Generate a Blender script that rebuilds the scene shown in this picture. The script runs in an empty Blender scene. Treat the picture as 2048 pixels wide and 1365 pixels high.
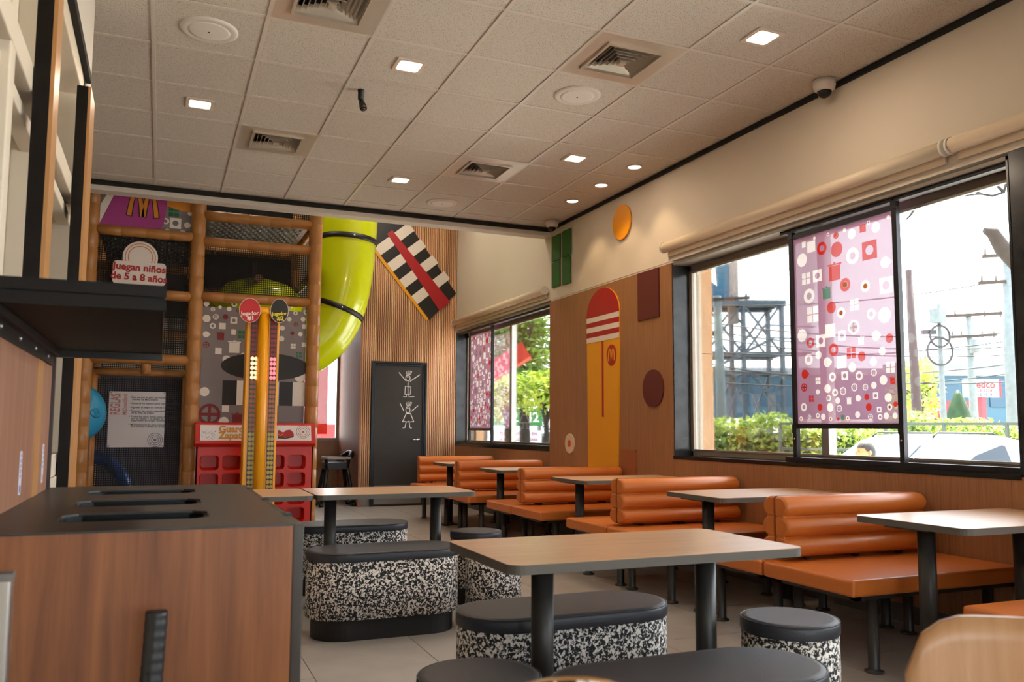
import bpy, bmesh, math, random
from math import sin, cos, pi, radians
from mathutils import Vector, Matrix
from mathutils.geometry import tessellate_polygon
random.seed(7)
SC = bpy.context.scene
COL = SC.collection

# ------------------------------------------------------------------ camera
H = 1.12                      # eye height above the floor
YAW, PITCH, ROLL = .3946, .0884, .0055
FPX, CX, CY = 1668.4, 1017.1, 711.5
_f = Vector((sin(YAW)*cos(PITCH), cos(YAW)*cos(PITCH), sin(PITCH)))
_r0 = Vector((cos(YAW), -sin(YAW), 0)); _u0 = _r0.cross(_f)
_r = _r0*cos(ROLL) + _u0*sin(ROLL); _u = -_r0*sin(ROLL) + _u0*cos(ROLL)
cam = bpy.data.cameras.new('camera'); camo = bpy.data.objects.new('camera', cam); COL.objects.link(camo)
m = Matrix((( _r.x, _u.x, -_f.x), (_r.y, _u.y, -_f.y), (_r.z, _u.z, -_f.z))).to_4x4()
m.translation = (0, 0, H); camo.matrix_world = m
cam.sensor_width = 36; cam.lens = FPX/2048*36
cam.shift_x = (1024-CX)/2048; cam.shift_y = (CY-682.5)/2048
cam.clip_start = .05; cam.clip_end = 400
cam.dof.use_dof = True; cam.dof.focus_distance = 6.0; cam.dof.aperture_fstop = 5.0
SC.camera = camo

# ------------------------------------------------------------------ world, sun, exposure
w = bpy.data.worlds.new('sky'); SC.world = w; w.use_nodes = True
bg = w.node_tree.nodes['Background']; bg.inputs[0].default_value = (.93, .97, 1, 1); bg.inputs[1].default_value = 9.0
sun = bpy.data.lights.new('sun', 'SUN'); sun.energy = 48.0; sun.angle = radians(1.5); sun.color = (1, .95, .86)
suno = bpy.data.objects.new('sun', sun); COL.objects.link(suno)
suno.rotation_euler = Vector((.36, .30, 1.0)).to_track_quat('Z', 'Y').to_euler()
SC.view_settings.view_transform = 'Standard'; SC.view_settings.look = 'None'
SC.view_settings.gamma = 1; SC.view_settings.use_curve_mapping = False
SC.view_settings.exposure = 0.0

def P(x, y, X=None, Y=None, Z=None, D=None):
    """photo point (2048x1365) -> place in the room, on a known plane or at a known distance"""
    d = _f + _r*((x-CX)/FPX) - _u*((y-CY)/FPX)
    t = D if D is not None else X/d.x if X is not None else Y/d.y if Y is not None else (Z-H)/d.z
    return Vector((d.x*t, d.y*t, d.z*t+H))

# ------------------------------------------------------------------ materials
MATS = {}
def _new(name):
    m = bpy.data.materials.new(name); m.use_nodes = True
    return m, m.node_tree.nodes, m.node_tree.links, m.node_tree.nodes['Principled BSDF']
def srgb(c):
    if isinstance(c, str):
        c = c.lstrip('#'); c = [int(c[i:i+2], 16)/255 for i in (0, 2, 4)]
        c = [x/12.92 if x <= .04045 else ((x+.055)/1.055)**2.4 for x in c]
    return (*c[:3], 1)
def mat(name, col, rough=.5, metal=0, bump=0, bscale=60, spec=.5, coat=0, vary=0, vscale=8):
    if name in MATS: return MATS[name]
    m, N, L, b = _new(name); c = srgb(col)
    b.inputs['Base Color'].default_value = c; b.inputs['Roughness'].default_value = rough
    b.inputs['Metallic'].default_value = metal; b.inputs['Specular IOR Level'].default_value = spec
    b.inputs['Coat Weight'].default_value = coat
    tc = N.new('ShaderNodeTexCoord')
    if vary:
        n = N.new('ShaderNodeTexNoise'); n.inputs['Scale'].default_value = vscale; n.inputs['Detail'].default_value = 5
        L.new(tc.outputs['Object'], n.inputs['Vector'])
        r = N.new('ShaderNodeValToRGB'); r.color_ramp.elements[0].position = .3; r.color_ramp.elements[1].position = .7
        r.color_ramp.elements[0].color = (*[x*(1-vary) for x in c[:3]], 1); r.color_ramp.elements[1].color = (*[min(1, x*(1+vary)) for x in c[:3]], 1)
        L.new(n.outputs['Fac'], r.inputs['Fac']); L.new(r.outputs['Color'], b.inputs['Base Color'])
    if bump:
        n2 = N.new('ShaderNodeTexNoise'); n2.inputs['Scale'].default_value = bscale; n2.inputs['Detail'].default_value = 4
        L.new(tc.outputs['Object'], n2.inputs['Vector'])
        bp = N.new('ShaderNodeBump'); bp.inputs['Strength'].default_value = bump; bp.inputs['Distance'].default_value = .01
        L.new(n2.outputs['Fac'], bp.inputs['Height']); L.new(bp.outputs['Normal'], b.inputs['Normal'])
    MATS[name] = m; return m
def wood(name, ca, cb, axis='z', scale=40, stretch=.05, rough=.45, cc=None, spec=.5, big=0):
    if name in MATS: return MATS[name]
    m, N, L, b = _new(name)
    tc = N.new('ShaderNodeTexCoord'); mp = N.new('ShaderNodeMapping')
    s = [1, 1, 1]; s['xyz'.index(axis)] = stretch
    mp.inputs['Scale'].default_value = s; L.new(tc.outputs['Object'], mp.inputs['Vector'])
    n = N.new('ShaderNodeTexNoise'); n.inputs['Scale'].default_value = scale; n.inputs['Detail'].default_value = 6; n.inputs['Roughness'].default_value = .65
    n.inputs['Distortion'].default_value = .4
    L.new(mp.outputs['Vector'], n.inputs['Vector'])
    r = N.new('ShaderNodeValToRGB'); e = r.color_ramp.elements
    e[0].position = .32; e[1].position = .68; e[0].color = srgb(ca); e[1].color = srgb(cb)
    L.new(n.outputs['Fac'], r.inputs['Fac']); out = r.outputs['Color']
    if big:
        n2 = N.new('ShaderNodeTexNoise'); n2.inputs['Scale'].default_value = big; n2.inputs['Detail'].default_value = 3; n2.inputs['Distortion'].default_value = 1.2
        L.new(mp.outputs['Vector'], n2.inputs['Vector'])
        mx = N.new('ShaderNodeMix'); mx.data_type = 'RGBA'; mx.blend_type = 'MULTIPLY'; mx.inputs['Factor'].default_value = .6
        r2 = N.new('ShaderNodeValToRGB'); r2.color_ramp.elements[0].position = .35; r2.color_ramp.elements[1].position = .65
        r2.color_ramp.elements[0].color = (.55, .5, .45, 1); r2.color_ramp.elements[1].color = (1, 1, 1, 1)
        L.new(n2.outputs['Fac'], r2.inputs['Fac']); L.new(out, mx.inputs['A']); L.new(r2.outputs['Color'], mx.inputs['B']); out = mx.outputs['Result']
    L.new(out, b.inputs['Base Color'])
    b.inputs['Roughness'].default_value = rough; b.inputs['Specular IOR Level'].default_value = spec
    MATS[name] = m; return m
def spots(name, base, dot, scale, lo, hi, rough=.8, detail=2, rgh=.5, dist=0, stretch=None, bump=0):
    """two tone: dots of one colour through another"""
    if name in MATS: return MATS[name]
    m, N, L, b = _new(name)
    tc = N.new('ShaderNodeTexCoord'); n = N.new('ShaderNodeTexNoise'); n.inputs['Scale'].default_value = scale
    n.inputs['Detail'].default_value = detail; n.inputs['Roughness'].default_value = rgh; n.inputs['Distortion'].default_value = dist
    L.new(tc.outputs['Object'], n.inputs['Vector'])
    r = N.new('ShaderNodeValToRGB'); e = r.color_ramp.elements; e[0].position = lo; e[1].position = hi
    e[0].color = srgb(dot); e[1].color = srgb(base)
    L.new(n.outputs['Fac'], r.inputs['Fac']); L.new(r.outputs['Color'], b.inputs['Base Color'])
    if bump:
        bp = N.new('ShaderNodeBump'); bp.inputs['Strength'].default_value = bump; bp.inputs['Distance'].default_value = .005
        L.new(r.outputs['Color'], bp.inputs['Height']); L.new(bp.outputs['Normal'], b.inputs['Normal'])
    b.inputs['Roughness'].default_value = rough; MATS[name] = m; return m
def emit(name, col, st):
    if name in MATS: return MATS[name]
    m, N, L, b = _new(name)
    b.inputs['Base Color'].default_value = srgb(col); b.inputs['Emission Color'].default_value = srgb(col); b.inputs['Emission Strength'].default_value = st
    MATS[name] = m; return m
def see(name, col, alpha, rough=.6, gloss=0, tl_share=.16):
    """partly see-through sheet: glass film, printed mesh"""
    if name in MATS: return MATS[name]
    m, N, L, b = _new(name); out = N['Material Output']
    t = N.new('ShaderNodeBsdfTransparent'); mx = N.new('ShaderNodeMixShader')
    if gloss:
        g = N.new('ShaderNodeBsdfGlossy'); g.inputs['Roughness'].default_value = .02
        t.inputs['Color'].default_value = srgb(col)
        fr = N.new('ShaderNodeFresnel'); fr.inputs['IOR'].default_value = 1.35
        ml = N.new('ShaderNodeMath'); ml.operation = 'MULTIPLY'; ml.inputs[1].default_value = gloss
        L.new(fr.outputs[0], ml.inputs[0]); L.new(ml.outputs[0], mx.inputs[0])
        L.new(t.outputs[0], mx.inputs[1]); L.new(g.outputs[0], mx.inputs[2])
    else:
        tl = N.new('ShaderNodeBsdfTranslucent'); tl.inputs['Color'].default_value = srgb(col)
        df = N.new('ShaderNodeBsdfDiffuse'); df.inputs['Color'].default_value = srgb(col)
        m2 = N.new('ShaderNodeMixShader'); m2.inputs[0].default_value = 1-tl_share
        L.new(tl.outputs[0], m2.inputs[1]); L.new(df.outputs[0], m2.inputs[2])
        mx.inputs[0].default_value = alpha
        L.new(t.outputs[0], mx.inputs[1]); L.new(m2.outputs[0], mx.inputs[2])
    L.new(mx.outputs[0], out.inputs['Surface']); MATS[name] = m; return m
def net(name, col, pitch, fill):
    """knotted net: square holes"""
    if name in MATS: return MATS[name]
    m, N, L, b = _new(name); out = N['Material Output']
    b.inputs['Base Color'].default_value = srgb(col); b.inputs['Roughness'].default_value = .8
    tc = N.new('ShaderNodeTexCoord'); sp = N.new('ShaderNodeSeparateXYZ'); L.new(tc.outputs['Object'], sp.inputs[0])
    ad = N.new('ShaderNodeMath'); ad.operation = 'ADD'; L.new(sp.outputs['X'], ad.inputs[0]); L.new(sp.outputs['Y'], ad.inputs[1])
    th = []
    for o in (ad.outputs[0], sp.outputs['Z']):
        a = N.new('ShaderNodeMath'); a.operation = 'DIVIDE'; a.inputs[1].default_value = pitch; L.new(o, a.inputs[0])
        f = N.new('ShaderNodeMath'); f.operation = 'FRACT'; L.new(a.outputs[0], f.inputs[0])
        l = N.new('ShaderNodeMath'); l.operation = 'LESS_THAN'; l.inputs[1].default_value = fill; L.new(f.outputs[0], l.inputs[0]); th.append(l)
    mxm = N.new('ShaderNodeMath'); mxm.operation = 'MAXIMUM'; L.new(th[0].outputs[0], mxm.inputs[0]); L.new(th[1].outputs[0], mxm.inputs[1])
    t = N.new('ShaderNodeBsdfTransparent'); mx = N.new('ShaderNodeMixShader')
    L.new(mxm.outputs[0], mx.inputs[0]); L.new(t.outputs[0], mx.inputs[1]); L.new(b.outputs[0], mx.inputs[2])
    L.new(mx.outputs[0], out.inputs['Surface']); MATS[name] = m; return m
def leafmat(name, ca, cb):
    if name in MATS: return MATS[name]
    m, N, L, b = _new(name); out = N['Material Output']
    tc = N.new('ShaderNodeTexCoord'); n = N.new('ShaderNodeTexNoise'); n.inputs['Scale'].default_value = 3.5; n.inputs['Detail'].default_value = 8
    n.inputs['Roughness'].default_value = .8
    L.new(tc.outputs['Object'], n.inputs['Vector'])
    r = N.new('ShaderNodeValToRGB'); e = r.color_ramp.elements; e[0].position = .38; e[1].position = .62; e[0].color = srgb(ca); e[1].color = srgb(cb)
    L.new(n.outputs['Fac'], r.inputs['Fac'])
    tl = N.new('ShaderNodeBsdfTranslucent'); L.new(r.outputs['Color'], tl.inputs['Color']); L.new(r.outputs['Color'], b.inputs['Base Color'])
    b.inputs['Roughness'].default_value = .5
    mx = N.new('ShaderNodeMixShader'); mx.inputs[0].default_value = .4
    L.new(b.outputs[0], mx.inputs[1]); L.new(tl.outputs[0], mx.inputs[2]); L.new(mx.outputs[0], out.inputs['Surface'])
    MATS[name] = m; return m

M_CREAM = mat('cream plaster', '#d3c5b2', .75, bump=.08, bscale=300)
M_WHITE = mat('white paint', '#d9d2c8', .6)
M_WALLWOOD = wood('honey wall laminate', '#895b39', '#a3714c', 'z', 90, .03, .42)
M_TABLEWOOD = wood('table laminate', '#bb8f6b', '#d6af8c', 'x', 60, .04, .3, spec=.6)
M_TABLEEDGE = mat('table edge band', '#5a544b', .55)
M_BINWOOD = wood('walnut laminate', '#744223', '#9c6034', 'z', 26, .05, .5, big=7)
M_BINBACK = wood('walnut laminate pale', '#8f6048', '#a87a60', 'z', 26, .05, .45)
M_DARKMETAL = mat('dark painted metal', '#34322f', .45, .3)
M_BLACK = mat('black plastic', '#141312', .5)
M_BLACKTOP = mat('black solid top', '#2a2622', .38, bump=.03, bscale=400)
M_ORANGE = mat('orange vinyl', '#c76d2a', .38, bump=.06, bscale=260, spec=.5)
M_PAD = mat('black leatherette', '#2b2c32', .48, bump=.12, bscale=180)
M_SPECK = spots('black and white speckle', '#e9e2da', '#060607', 78, .505, .535, .75, 4, .62, .7)
M_TILE = spots('mineral ceiling tile', '#cfc7bb', '#756a5e', 190, .335, .39, .9, 1, .4)
M_GRID = mat('ceiling grid bar', '#cfc6ba', .28, 0)
M_TRIMBLK = mat('black shadow trim', '#0c0b0a', .7)
M_FLOOR = mat('grey porcelain tile', '#aaa29b', .42, bump=.04, bscale=30, vary=.10, vscale=5)
M_GROUT = mat('dark grout', '#4c4844', .9)
M_ALU = mat('satin aluminium', '#b9b5ae', .3, .9)
M_FRAME = mat('bronze window frame', '#857a6e', .4, .3)
M_WHITEFRAME = mat('white window frame', '#dccfbb', .5)
M_JAMB = mat('black marbled jamb', '#2b2c2d', .18, vary=.5, vscale=6)
M_GLASS = see('window glass', (.95, .97, .98), 0, gloss=.8)
M_BAMBOO = mat('tan padded pole', '#b07a42', .32, bump=.1, bscale=40, vary=.08)
M_NET = net('black safety net', '#0d0c0c', .022, .36)
M_NETD = net('dense black net', '#1b1a1d', .022, .40)
M_LIME = mat('lime plastic', '#c4d000', .22, coat=.3)
M_RED = mat('red moulded plastic', '#c81a06', .4)
M_YELLOW = mat('amber plastic', '#f2a50a', .35)
M_GREY = mat('mural grey', '#7d7577', .5)
M_PWHITE = mat('print white', '#e6e1da', .55)
M_PRED = mat('print dark red', '#7d1a1e', .55)
M_PGREEN = mat('print green', '#1f6b42', .55)
M_PBLACK = mat('print black', '#161313', .5)
M_PORANGE = mat('print orange', '#d88a2a', .5)
M_PYEL = mat('print yellow', '#e5b41a', .5)
M_CHROME = mat('chrome', '#d8d8d8', .15, 1)

# ------------------------------------------------------------------ mesh helpers
ORG = {}
def origin(o):
    return ORG.get(o.name, Vector((0, 0, 0))) if o else Vector((0, 0, 0))
class MB:
    def __init__(s): s.v = []; s.f = []; s.mi = []; s.sm = []
    def add(s, vs, fs, mi=0, smooth=False):
        b = len(s.v); s.v += [Vector(v) for v in vs]
        for f in fs: s.f.append([b+i for i in f]); s.mi.append(mi); s.sm.append(smooth)
        return s
    def box(s, x0, x1, y0, y1, z0, z1, mi=0):
        x0, x1 = sorted((x0, x1)); y0, y1 = sorted((y0, y1)); z0, z1 = sorted((z0, z1))
        v = [(x, y, z) for z in (z0, z1) for y in (y0, y1) for x in (x0, x1)]
        return s.add(v, [(0, 2, 3, 1), (4, 5, 7, 6), (0, 1, 5, 4), (2, 6, 7, 3), (0, 4, 6, 2), (1, 3, 7, 5)], mi)
    def bar(s, a, b, w, h=None, up=(0, 0, 1), mi=0):
        a = Vector(a); b = Vector(b); d = (b-a).normalized(); h = h or w
        u = Vector(up); 
        if abs(d.dot(u)) > .98: u = Vector((1, 0, 0))
        r = d.cross(u).normalized(); u = r.cross(d)
        v = [p + r*(sx*w/2) + u*(sy*h/2) for p in (a, b) for sx, sy in ((-1, -1), (1, -1), (1, 1), (-1, 1))]
        return s.add(v, [(3, 2, 1, 0), (4, 5, 6, 7), (0, 1, 5, 4), (1, 2, 6, 5), (2, 3, 7, 6), (3, 0, 4, 7)], mi)
    def tube(s, pts, r, n=12, mi=0, caps=True, smooth=True):
        pts = [Vector(p) for p in pts]; k = len(pts); rs = r if isinstance(r, (list, tuple)) else [r]*k
        ref = None; V = []
        for i, p in enumerate(pts):
            d = (pts[min(i+1, k-1)] - pts[max(i-1, 0)])
            d = d.normalized() if d.length > 1e-9 else Vector((0, 0, 1))
            if ref is None: ref = Vector((0, 0, 1)) if abs(d.z) < .9 else Vector((1, 0, 0))
            a = d.cross(ref).normalized(); b = a.cross(d).normalized(); ref = b
            V += [p + (a*cos(2*pi*j/n) + b*sin(2*pi*j/n))*rs[i] for j in range(n)]
        F = [(i*n+j, i*n+(j+1) % n, (i+1)*n+(j+1) % n, (i+1)*n+j) for i in range(k-1) for j in range(n)]
        base = len(s.v); s.add(V, F, mi, smooth)
        if caps:
            s.f.append([base+j for j in range(n)][::-1]); s.mi.append(mi); s.sm.append(False)
            s.f.append([base+(k-1)*n+j for j in range(n)]); s.mi.append(mi); s.sm.append(False)
        return s
    def cyl(s, c, r, z0, z1, n=24, mi=0): return s.tube([(c[0], c[1], z0), (c[0], c[1], z1)], r, n, mi)
    def lathe(s, prof, c, n=28, mi=0, axis='z', smooth=True):
        V = []
        for (r, h) in prof:
            for j in range(n):
                a = 2*pi*j/n
                V.append({'z': (c[0]+r*cos(a), c[1]+r*sin(a), c[2]+h), 'x': (c[0]+h, c[1]+r*cos(a), c[2]+r*sin(a)), 'y': (c[0]+r*cos(a), c[1]+h, c[2]+r*sin(a))}[axis])
        k = len(prof)
        F = [(i*n+j, i*n+(j+1) % n, (i+1)*n+(j+1) % n, (i+1)*n+j) for i in range(k-1) for j in range(n)]
        F += [tuple(range(n))[::-1], tuple((k-1)*n+j for j in range(n))]
        return s.add(V, F, mi, smooth)
    def prism(s, poly, fr, t0, t1, mi=0, holes=(), side_mi=None):
        """poly (u,v) with holes, laid in frame fr=(origin, U, V); extruded along U x V from t0 to t1"""
        O, U, W = [Vector(a) for a in fr]; Nn = U.cross(W).normalized()
        loops = [list(poly)] + [list(h) for h in holes]; flat = [p for l in loops for p in l]
        tri = tessellate_polygon([[Vector((a, b, 0)) for a, b in l] for l in loops]); n = len(flat)
        at = lambda p, t: O + U*p[0] + W*p[1] + Nn*t
        V = [at(p, t1) for p in flat] + [at(p, t0) for p in flat]; F = []; base = len(s.v)
        for t in tri:
            a, b, c = [flat[i] for i in t]
            cr = (b[0]-a[0])*(c[1]-a[1]) - (b[1]-a[1])*(c[0]-a[0])
            t = tuple(t) if cr > 0 else tuple(t)[::-1]
            F.append(t)
            if t0 != t1: F.append(tuple(i+n for i in t)[::-1])
        s.add(V, F, mi)
        if t0 != t1:
            k = 0
            for li, l in enumerate(loops):
                L = len(l); ar = sum(l[i][0]*l[(i+1) % L][1]-l[(i+1) % L][0]*l[i][1] for i in range(L))
                fl = (ar > 0) == (li == 0)
                for i in range(L):
                    a, b = k+i, k+(i+1) % L; q = (base+a+n, base+b+n, base+b, base+a)
                    s.f.append(list(q if fl else q[::-1])); s.mi.append(mi if side_mi is None else side_mi); s.sm.append(False)
                k += L
        return s
    def build(s, name, mats, parent=None, bevel=0, seg=2, auto=False, org=None):
        o_ = origin(parent) if org is None else Vector(org)
        me = bpy.data.meshes.new(name); me.from_pydata([v-o_ for v in s.v], [], s.f)
        for m_ in (mats if isinstance(mats, (list, tuple)) else [mats]): me.materials.append(m_)
        me.polygons.foreach_set('material_index', s.mi); me.polygons.foreach_set('use_smooth', s.sm); me.update()
        ob = bpy.data.objects.new(name, me); COL.objects.link(ob)
        if parent: ob.parent = parent; ORG[ob.name] = o_
        else: ob.location = o_; ORG[ob.name] = o_
        if bevel:
            b = ob.modifiers.new('bevel', 'BEVEL'); b.width = bevel; b.segments = seg; b.limit_method = 'ANGLE'
            if seg > 1:
                for p in me.polygons: p.use_smooth = True
                wn = ob.modifiers.new('normals', 'WEIGHTED_NORMAL'); wn.keep_sharp = False
        return ob
def empty(name, loc=(0, 0, 0)):
    o = bpy.data.objects.new(name, None); o.empty_display_size = .1; COL.objects.link(o); o.location = loc; ORG[o.name] = Vector(loc); return o
def tag(o, label, cat, group=None):
    o['label'] = label; o['category'] = cat
    if group: o['group'] = group
    return o
def thing(name, loc, label, cat, group=None): return tag(empty(name, loc), label, cat, group)
def struct(o): o['kind'] = 'structure'; return o
def copy_tree(o, parent=None):
    c = o.copy(); COL.objects.link(c); c.parent = parent; ORG[c.name] = ORG.get(o.name, Vector())
    for ch in list(o.children):
        if ch.type != 'LIGHT': copy_tree(ch, c)
    return c
def piece(o, parent, loc, name=None):
    c = o.copy(); COL.objects.link(c); c.parent = parent; c.location = loc; ORG[c.name] = ORG.get(o.name, Vector()); return c
# 2D outlines
def rrect(w, h, r, n=5, cx=0, cy=0):
    pts = []
    for sx, sy, a0 in ((1, 1, 0), (-1, 1, pi/2), (-1, -1, pi), (1, -1, 3*pi/2)):
        for i in range(n+1):
            a = a0 + (pi/2)*i/n; pts.append((cx + sx*(w/2-r) + r*cos(a), cy + sy*(h/2-r) + r*sin(a)))
    return pts
def circ(cx, cy, r, n=24, ry=None): return [(cx+r*cos(2*pi*i/n), cy+(ry or r)*sin(2*pi*i/n)) for i in range(n)]
def rect(x0, x1, y0, y1): return [(x0, y0), (x1, y0), (x1, y1), (x0, y1)]
def capsule(L, W, n=14, cx=0, cy=0):
    r = W/2; a = L/2-r
    if a < 1e-5: return [(cx+r*cos(2*pi*i/40), cy+r*sin(2*pi*i/40)) for i in range(40)]
    return [(cx+a+r*cos(-pi/2+pi*i/n), cy+r*sin(-pi/2+pi*i/n)) for i in range(n+1)] + [(cx-a+r*cos(pi/2+pi*i/n), cy+r*sin(pi/2+pi*i/n)) for i in range(n+1)]
def stroke(pts, w, closed=False):
    out = []; n = len(pts); Lf, Rt = [], []
    ws = w if isinstance(w, (list, tuple)) else [w]*n
    for i in range(n):
        a = pts[(i-1) % n] if closed or i > 0 else pts[i]; b = pts[(i+1) % n] if closed or i < n-1 else pts[i]
        dx, dy = b[0]-a[0], b[1]-a[1]; l = math.hypot(dx, dy) or 1
        nx, ny = -dy/l*ws[i]/2, dx/l*ws[i]/2
        Lf.append((pts[i][0]+nx, pts[i][1]+ny)); Rt.append((pts[i][0]-nx, pts[i][1]-ny))
    k = n if closed else n-1
    for i in range(k):
        j = (i+1) % n; out.append([Lf[i], Rt[i], Rt[j], Lf[j]])
    return out
XZ = lambda o: (o, (1, 0, 0), (0, 0, 1))          # faces -Y
def text(name, s, size, m, parent, O, U, W, align='LEFT', bold=0., shear=0, lift=.002, spacing=1., sx=1.):
    cu = bpy.data.curves.new(name, 'FONT'); cu.body = s; cu.size = size; cu.align_x = align; cu.align_y = 'CENTER'; cu.offset = bold; cu.shear = shear
    cu.space_character = spacing; cu.resolution_u = 3
    to = bpy.data.objects.new(name, cu); COL.objects.link(to)
    bpy.context.view_layer.update()
    me = bpy.data.meshes.new_from_object(to.evaluated_get(bpy.context.evaluated_depsgraph_get()))
    bpy.data.objects.remove(to); bpy.data.curves.remove(cu)
    O, U, W = Vector(O), Vector(U).normalized(), Vector(W).normalized(); N_ = U.cross(W)
    og = origin(parent)
    for v in me.vertices: v.co = O + U*(v.co.x*sx) + W*v.co.y + N_*lift - og
    me.name = name; me.materials.clear(); me.materials.append(m)
    ob = bpy.data.objects.new(name, me); COL.objects.link(ob)
    if parent: ob.parent = parent; ORG[ob.name] = og
    return ob
def flat(name, polys, m, parent, fr, lift=.001, thick=0):
    mb = MB()
    for p in polys:
        if isinstance(p, tuple) and isinstance(p[0], list): mb.prism(p[0], fr, lift, lift+thick, holes=p[1])
        else: mb.prism(p, fr, lift, lift+thick)
    return mb.build(name, m, parent)
def arch_m(cx, cy, h, wd, t):
    """two tall arches set side by side"""
    P_ = []
    n = 12
    for s in (-1, 1):
        pts = []; ws = []
        for i in range(2*n+1):
            q = -1 + i/n
            x = cx + s*wd*.26 + q*wd*.24; y = cy - h/2 + h*(1-abs(q)**2.6)
            pts.append((x, y)); ws.append(t*(.75+.5*abs(q)))
        P_ += stroke(pts, ws)
    return P_
# ------------------------------------------------------------------ room shell
ZC, XW, YS, YB = 3.459, 4.127, 11.98, 8.65
T = .61; GX, GY = -.1254, 4.1473
ZW0, ZW1 = .90, 2.593            # window opening
# floor
fl = struct(empty('floor'))
MB().box(-3.2, XW+.1, -3.2, 14.2, -.15, -.006).build('screed', M_GROUT, fl)
TX, TY = .5955, 1.1955
ft = None
x0 = 1.29-.6*5
k = 0
for i in range(-1, 10):
    for j in range(0, 12):
        xa, ya = x0+.6*i, -1.5+1.2*j+(.6 if i % 2 else 0)
        if ya > 13.4: continue
        xb, yb = min(xa+TX, XW), min(ya+TY, 13.9)
        if xa < -1.7 or xa > XW-.02: continue
        if xb-xa > TX-.01 and yb-ya > TY-.01:
            if ft is None:
                ft = MB().box(-TX/2, TX/2, -TY/2, TY/2, -.006, 0).build('floor_tile', M_FLOOR, fl); ft.location = (xa+TX/2, ya+TY/2, 0)
            else: piece(ft, fl, (xa+TX/2, ya+TY/2, 0))
        else: MB().box(xa, xb, ya, yb, -.006, 0).build('floor_tile', M_FLOOR, fl)
# ceiling: tiles on a bar grid
ce = struct(empty('ceiling', (0, 0, 0)))
MB().box(-3.2, XW+.3, -3.2, YB, ZC+.12, ZC+.3).build('slab', M_WHITE, ce)
MB().box(-3.2, XW+.3, -3.2, GY-2*T, ZC+.008, ZC+.03).build('front_field', M_TILE, ce)
vents = [(1, 0), (4, 0), (1, 4), (4, 4)]
tile0 = None
for i in range(-3, 7):
    for j in range(-2, 8):
        if (i, j) in vents: continue
        xa, ya = GX+T*i, GY+T*j; yb = min(ya+T, YB)
        if yb-ya < T-.01: MB().box(xa+.006, xa+T-.006, ya+.006, yb, ZC+.006, ZC+.02).build('ceiling_tile', M_TILE, ce)
        elif tile0 is None:
            tile0 = MB().box(-T/2+.006, T/2-.006, -T/2+.006, T/2-.006, .006, .02).build('ceiling_tile', M_TILE, ce, org=(0, 0, 0)); tile0.location = (xa+T/2, ya+T/2, ZC)
        else: piece(tile0, ce, (xa+T/2, ya+T/2, ZC))
for i in range(-3, 7): MB().box(GX+T*i-.012, GX+T*i+.012, GY-2*T, YB, ZC, ZC+.02).build('runner_bar', M_GRID, ce)
for j in range(-2, 8): MB().box(-3.2, XW, GY+T*j-.012, GY+T*j+.012, ZC+.001, ZC+.021).build('cross_bar', M_GRID, ce)
# perimeter trim and the beam at the play area
struct(MB().box(XW-.022, XW, -3.2, YB, ZC-.035, ZC).build('trim_1', M_TRIMBLK))
struct(MB().box(-3.2, XW, YB-.02, YB, ZC-.045, ZC).build('trim_2', M_TRIMBLK))
struct(MB().box(-3.2, XW, YB, YB+.16, ZC-.092, ZC+1.3).build('beam', M_WHITE))
# higher ceiling over the play area, outer walls
struct(MB().box(-3.2, XW+.3, YB+.16, 14.2, 4.75, 4.9).build('ceiling_play', M_WHITE))
for k, (lx, ly) in enumerate(((.6, 9.9), (2.6, 9.4), (3.0, 10.9))):  # lamps out of view above the beam, added to brighten the play area
    t = thing('added_play_lamp', (lx, ly, 4.75), ('added flat lamp, out of view over the climbing frame', 'added flat lamp, out of view over the slide top', 'added flat lamp, out of view before the slatted wall')[k], 'ceiling light', 'lamps added over the play area')
    MB().prism(rrect(.6, .3, .01, 2, lx, ly), ((0, 0, 4.75), (1, 0, 0), (0, 1, 0)), -.05, 0).build('housing', M_WHITE, t)
    la = bpy.data.lights.new('lamp_glow', 'AREA'); la.shape = 'RECTANGLE'; la.size = .55; la.size_y = .25; la.energy = 20; la.color = (1, .90, .78)
    lo = bpy.data.objects.new('lamp_glow', la); COL.objects.link(lo); lo.parent = t; lo.location = (0, 0, -.06)
wl = struct(empty('wall_left'))
MB().box(-3.2, -3.05, 4.98, 14.2, 0, 4.75).build('plaster', M_CREAM, wl)
# near wall on the left: plaster above a run of white framed lights
XL = -.42
MB().box(XL-.16, XL, -3.2, 4.98, 2.93, ZC).build('plaster_band', M_WHITE, wl)
MB().box(XL-.16, XL, -3.2, 4.98, 0, .9).build('dado', M_CREAM, wl)
MB().box(XL-.16, XL, 4.72, 4.98, .9, 2.93).build('end_pier', M_CREAM, wl)
MB().box(XL-.16, XL, -3.2, .6, .9, 2.93).build('near_pier', M_CREAM, wl)
MB().box(-3.2, XL-.16, 4.86, 4.98, 0, 4.75).build('return_wall', M_CREAM, wl)
MB().box(XL-.005, XL+.022, .6, 4.72, 2.90, 2.945).build('dark_head_trim', M_TRIMBLK, wl)
w4 = struct(empty('window_4'))
mb = MB()
for y in (.62, 1.9, 2.62, 3.42, 4.62): mb.box(XL-.12, XL-.005, y, y+.08, .9, 2.9)
mb.box(XL-.12, XL-.005, .62, 4.7, 2.80, 2.9); mb.box(XL-.12, XL-.005, .62, 4.7, .9, 1.0)
mb.build('frame', M_WHITEFRAME, w4, bevel=.006)
MB().box(XL-.10, XL-.002, .64, 4.68, 2.2, 2.29).build('transom_bar', M_WHITEFRAME, w4, bevel=.006)
MB().box(XL-.09, XL-.03, .70, 4.62, 2.12, 2.17).build('transom_rail', M_WHITEFRAME, w4, bevel=.006)
MB().box(XL-.155, XL-.145, .62, 4.7, .9, 2.9).build('pane', mat('frosted back light', '#cfc3b2', .35), w4)
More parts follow.
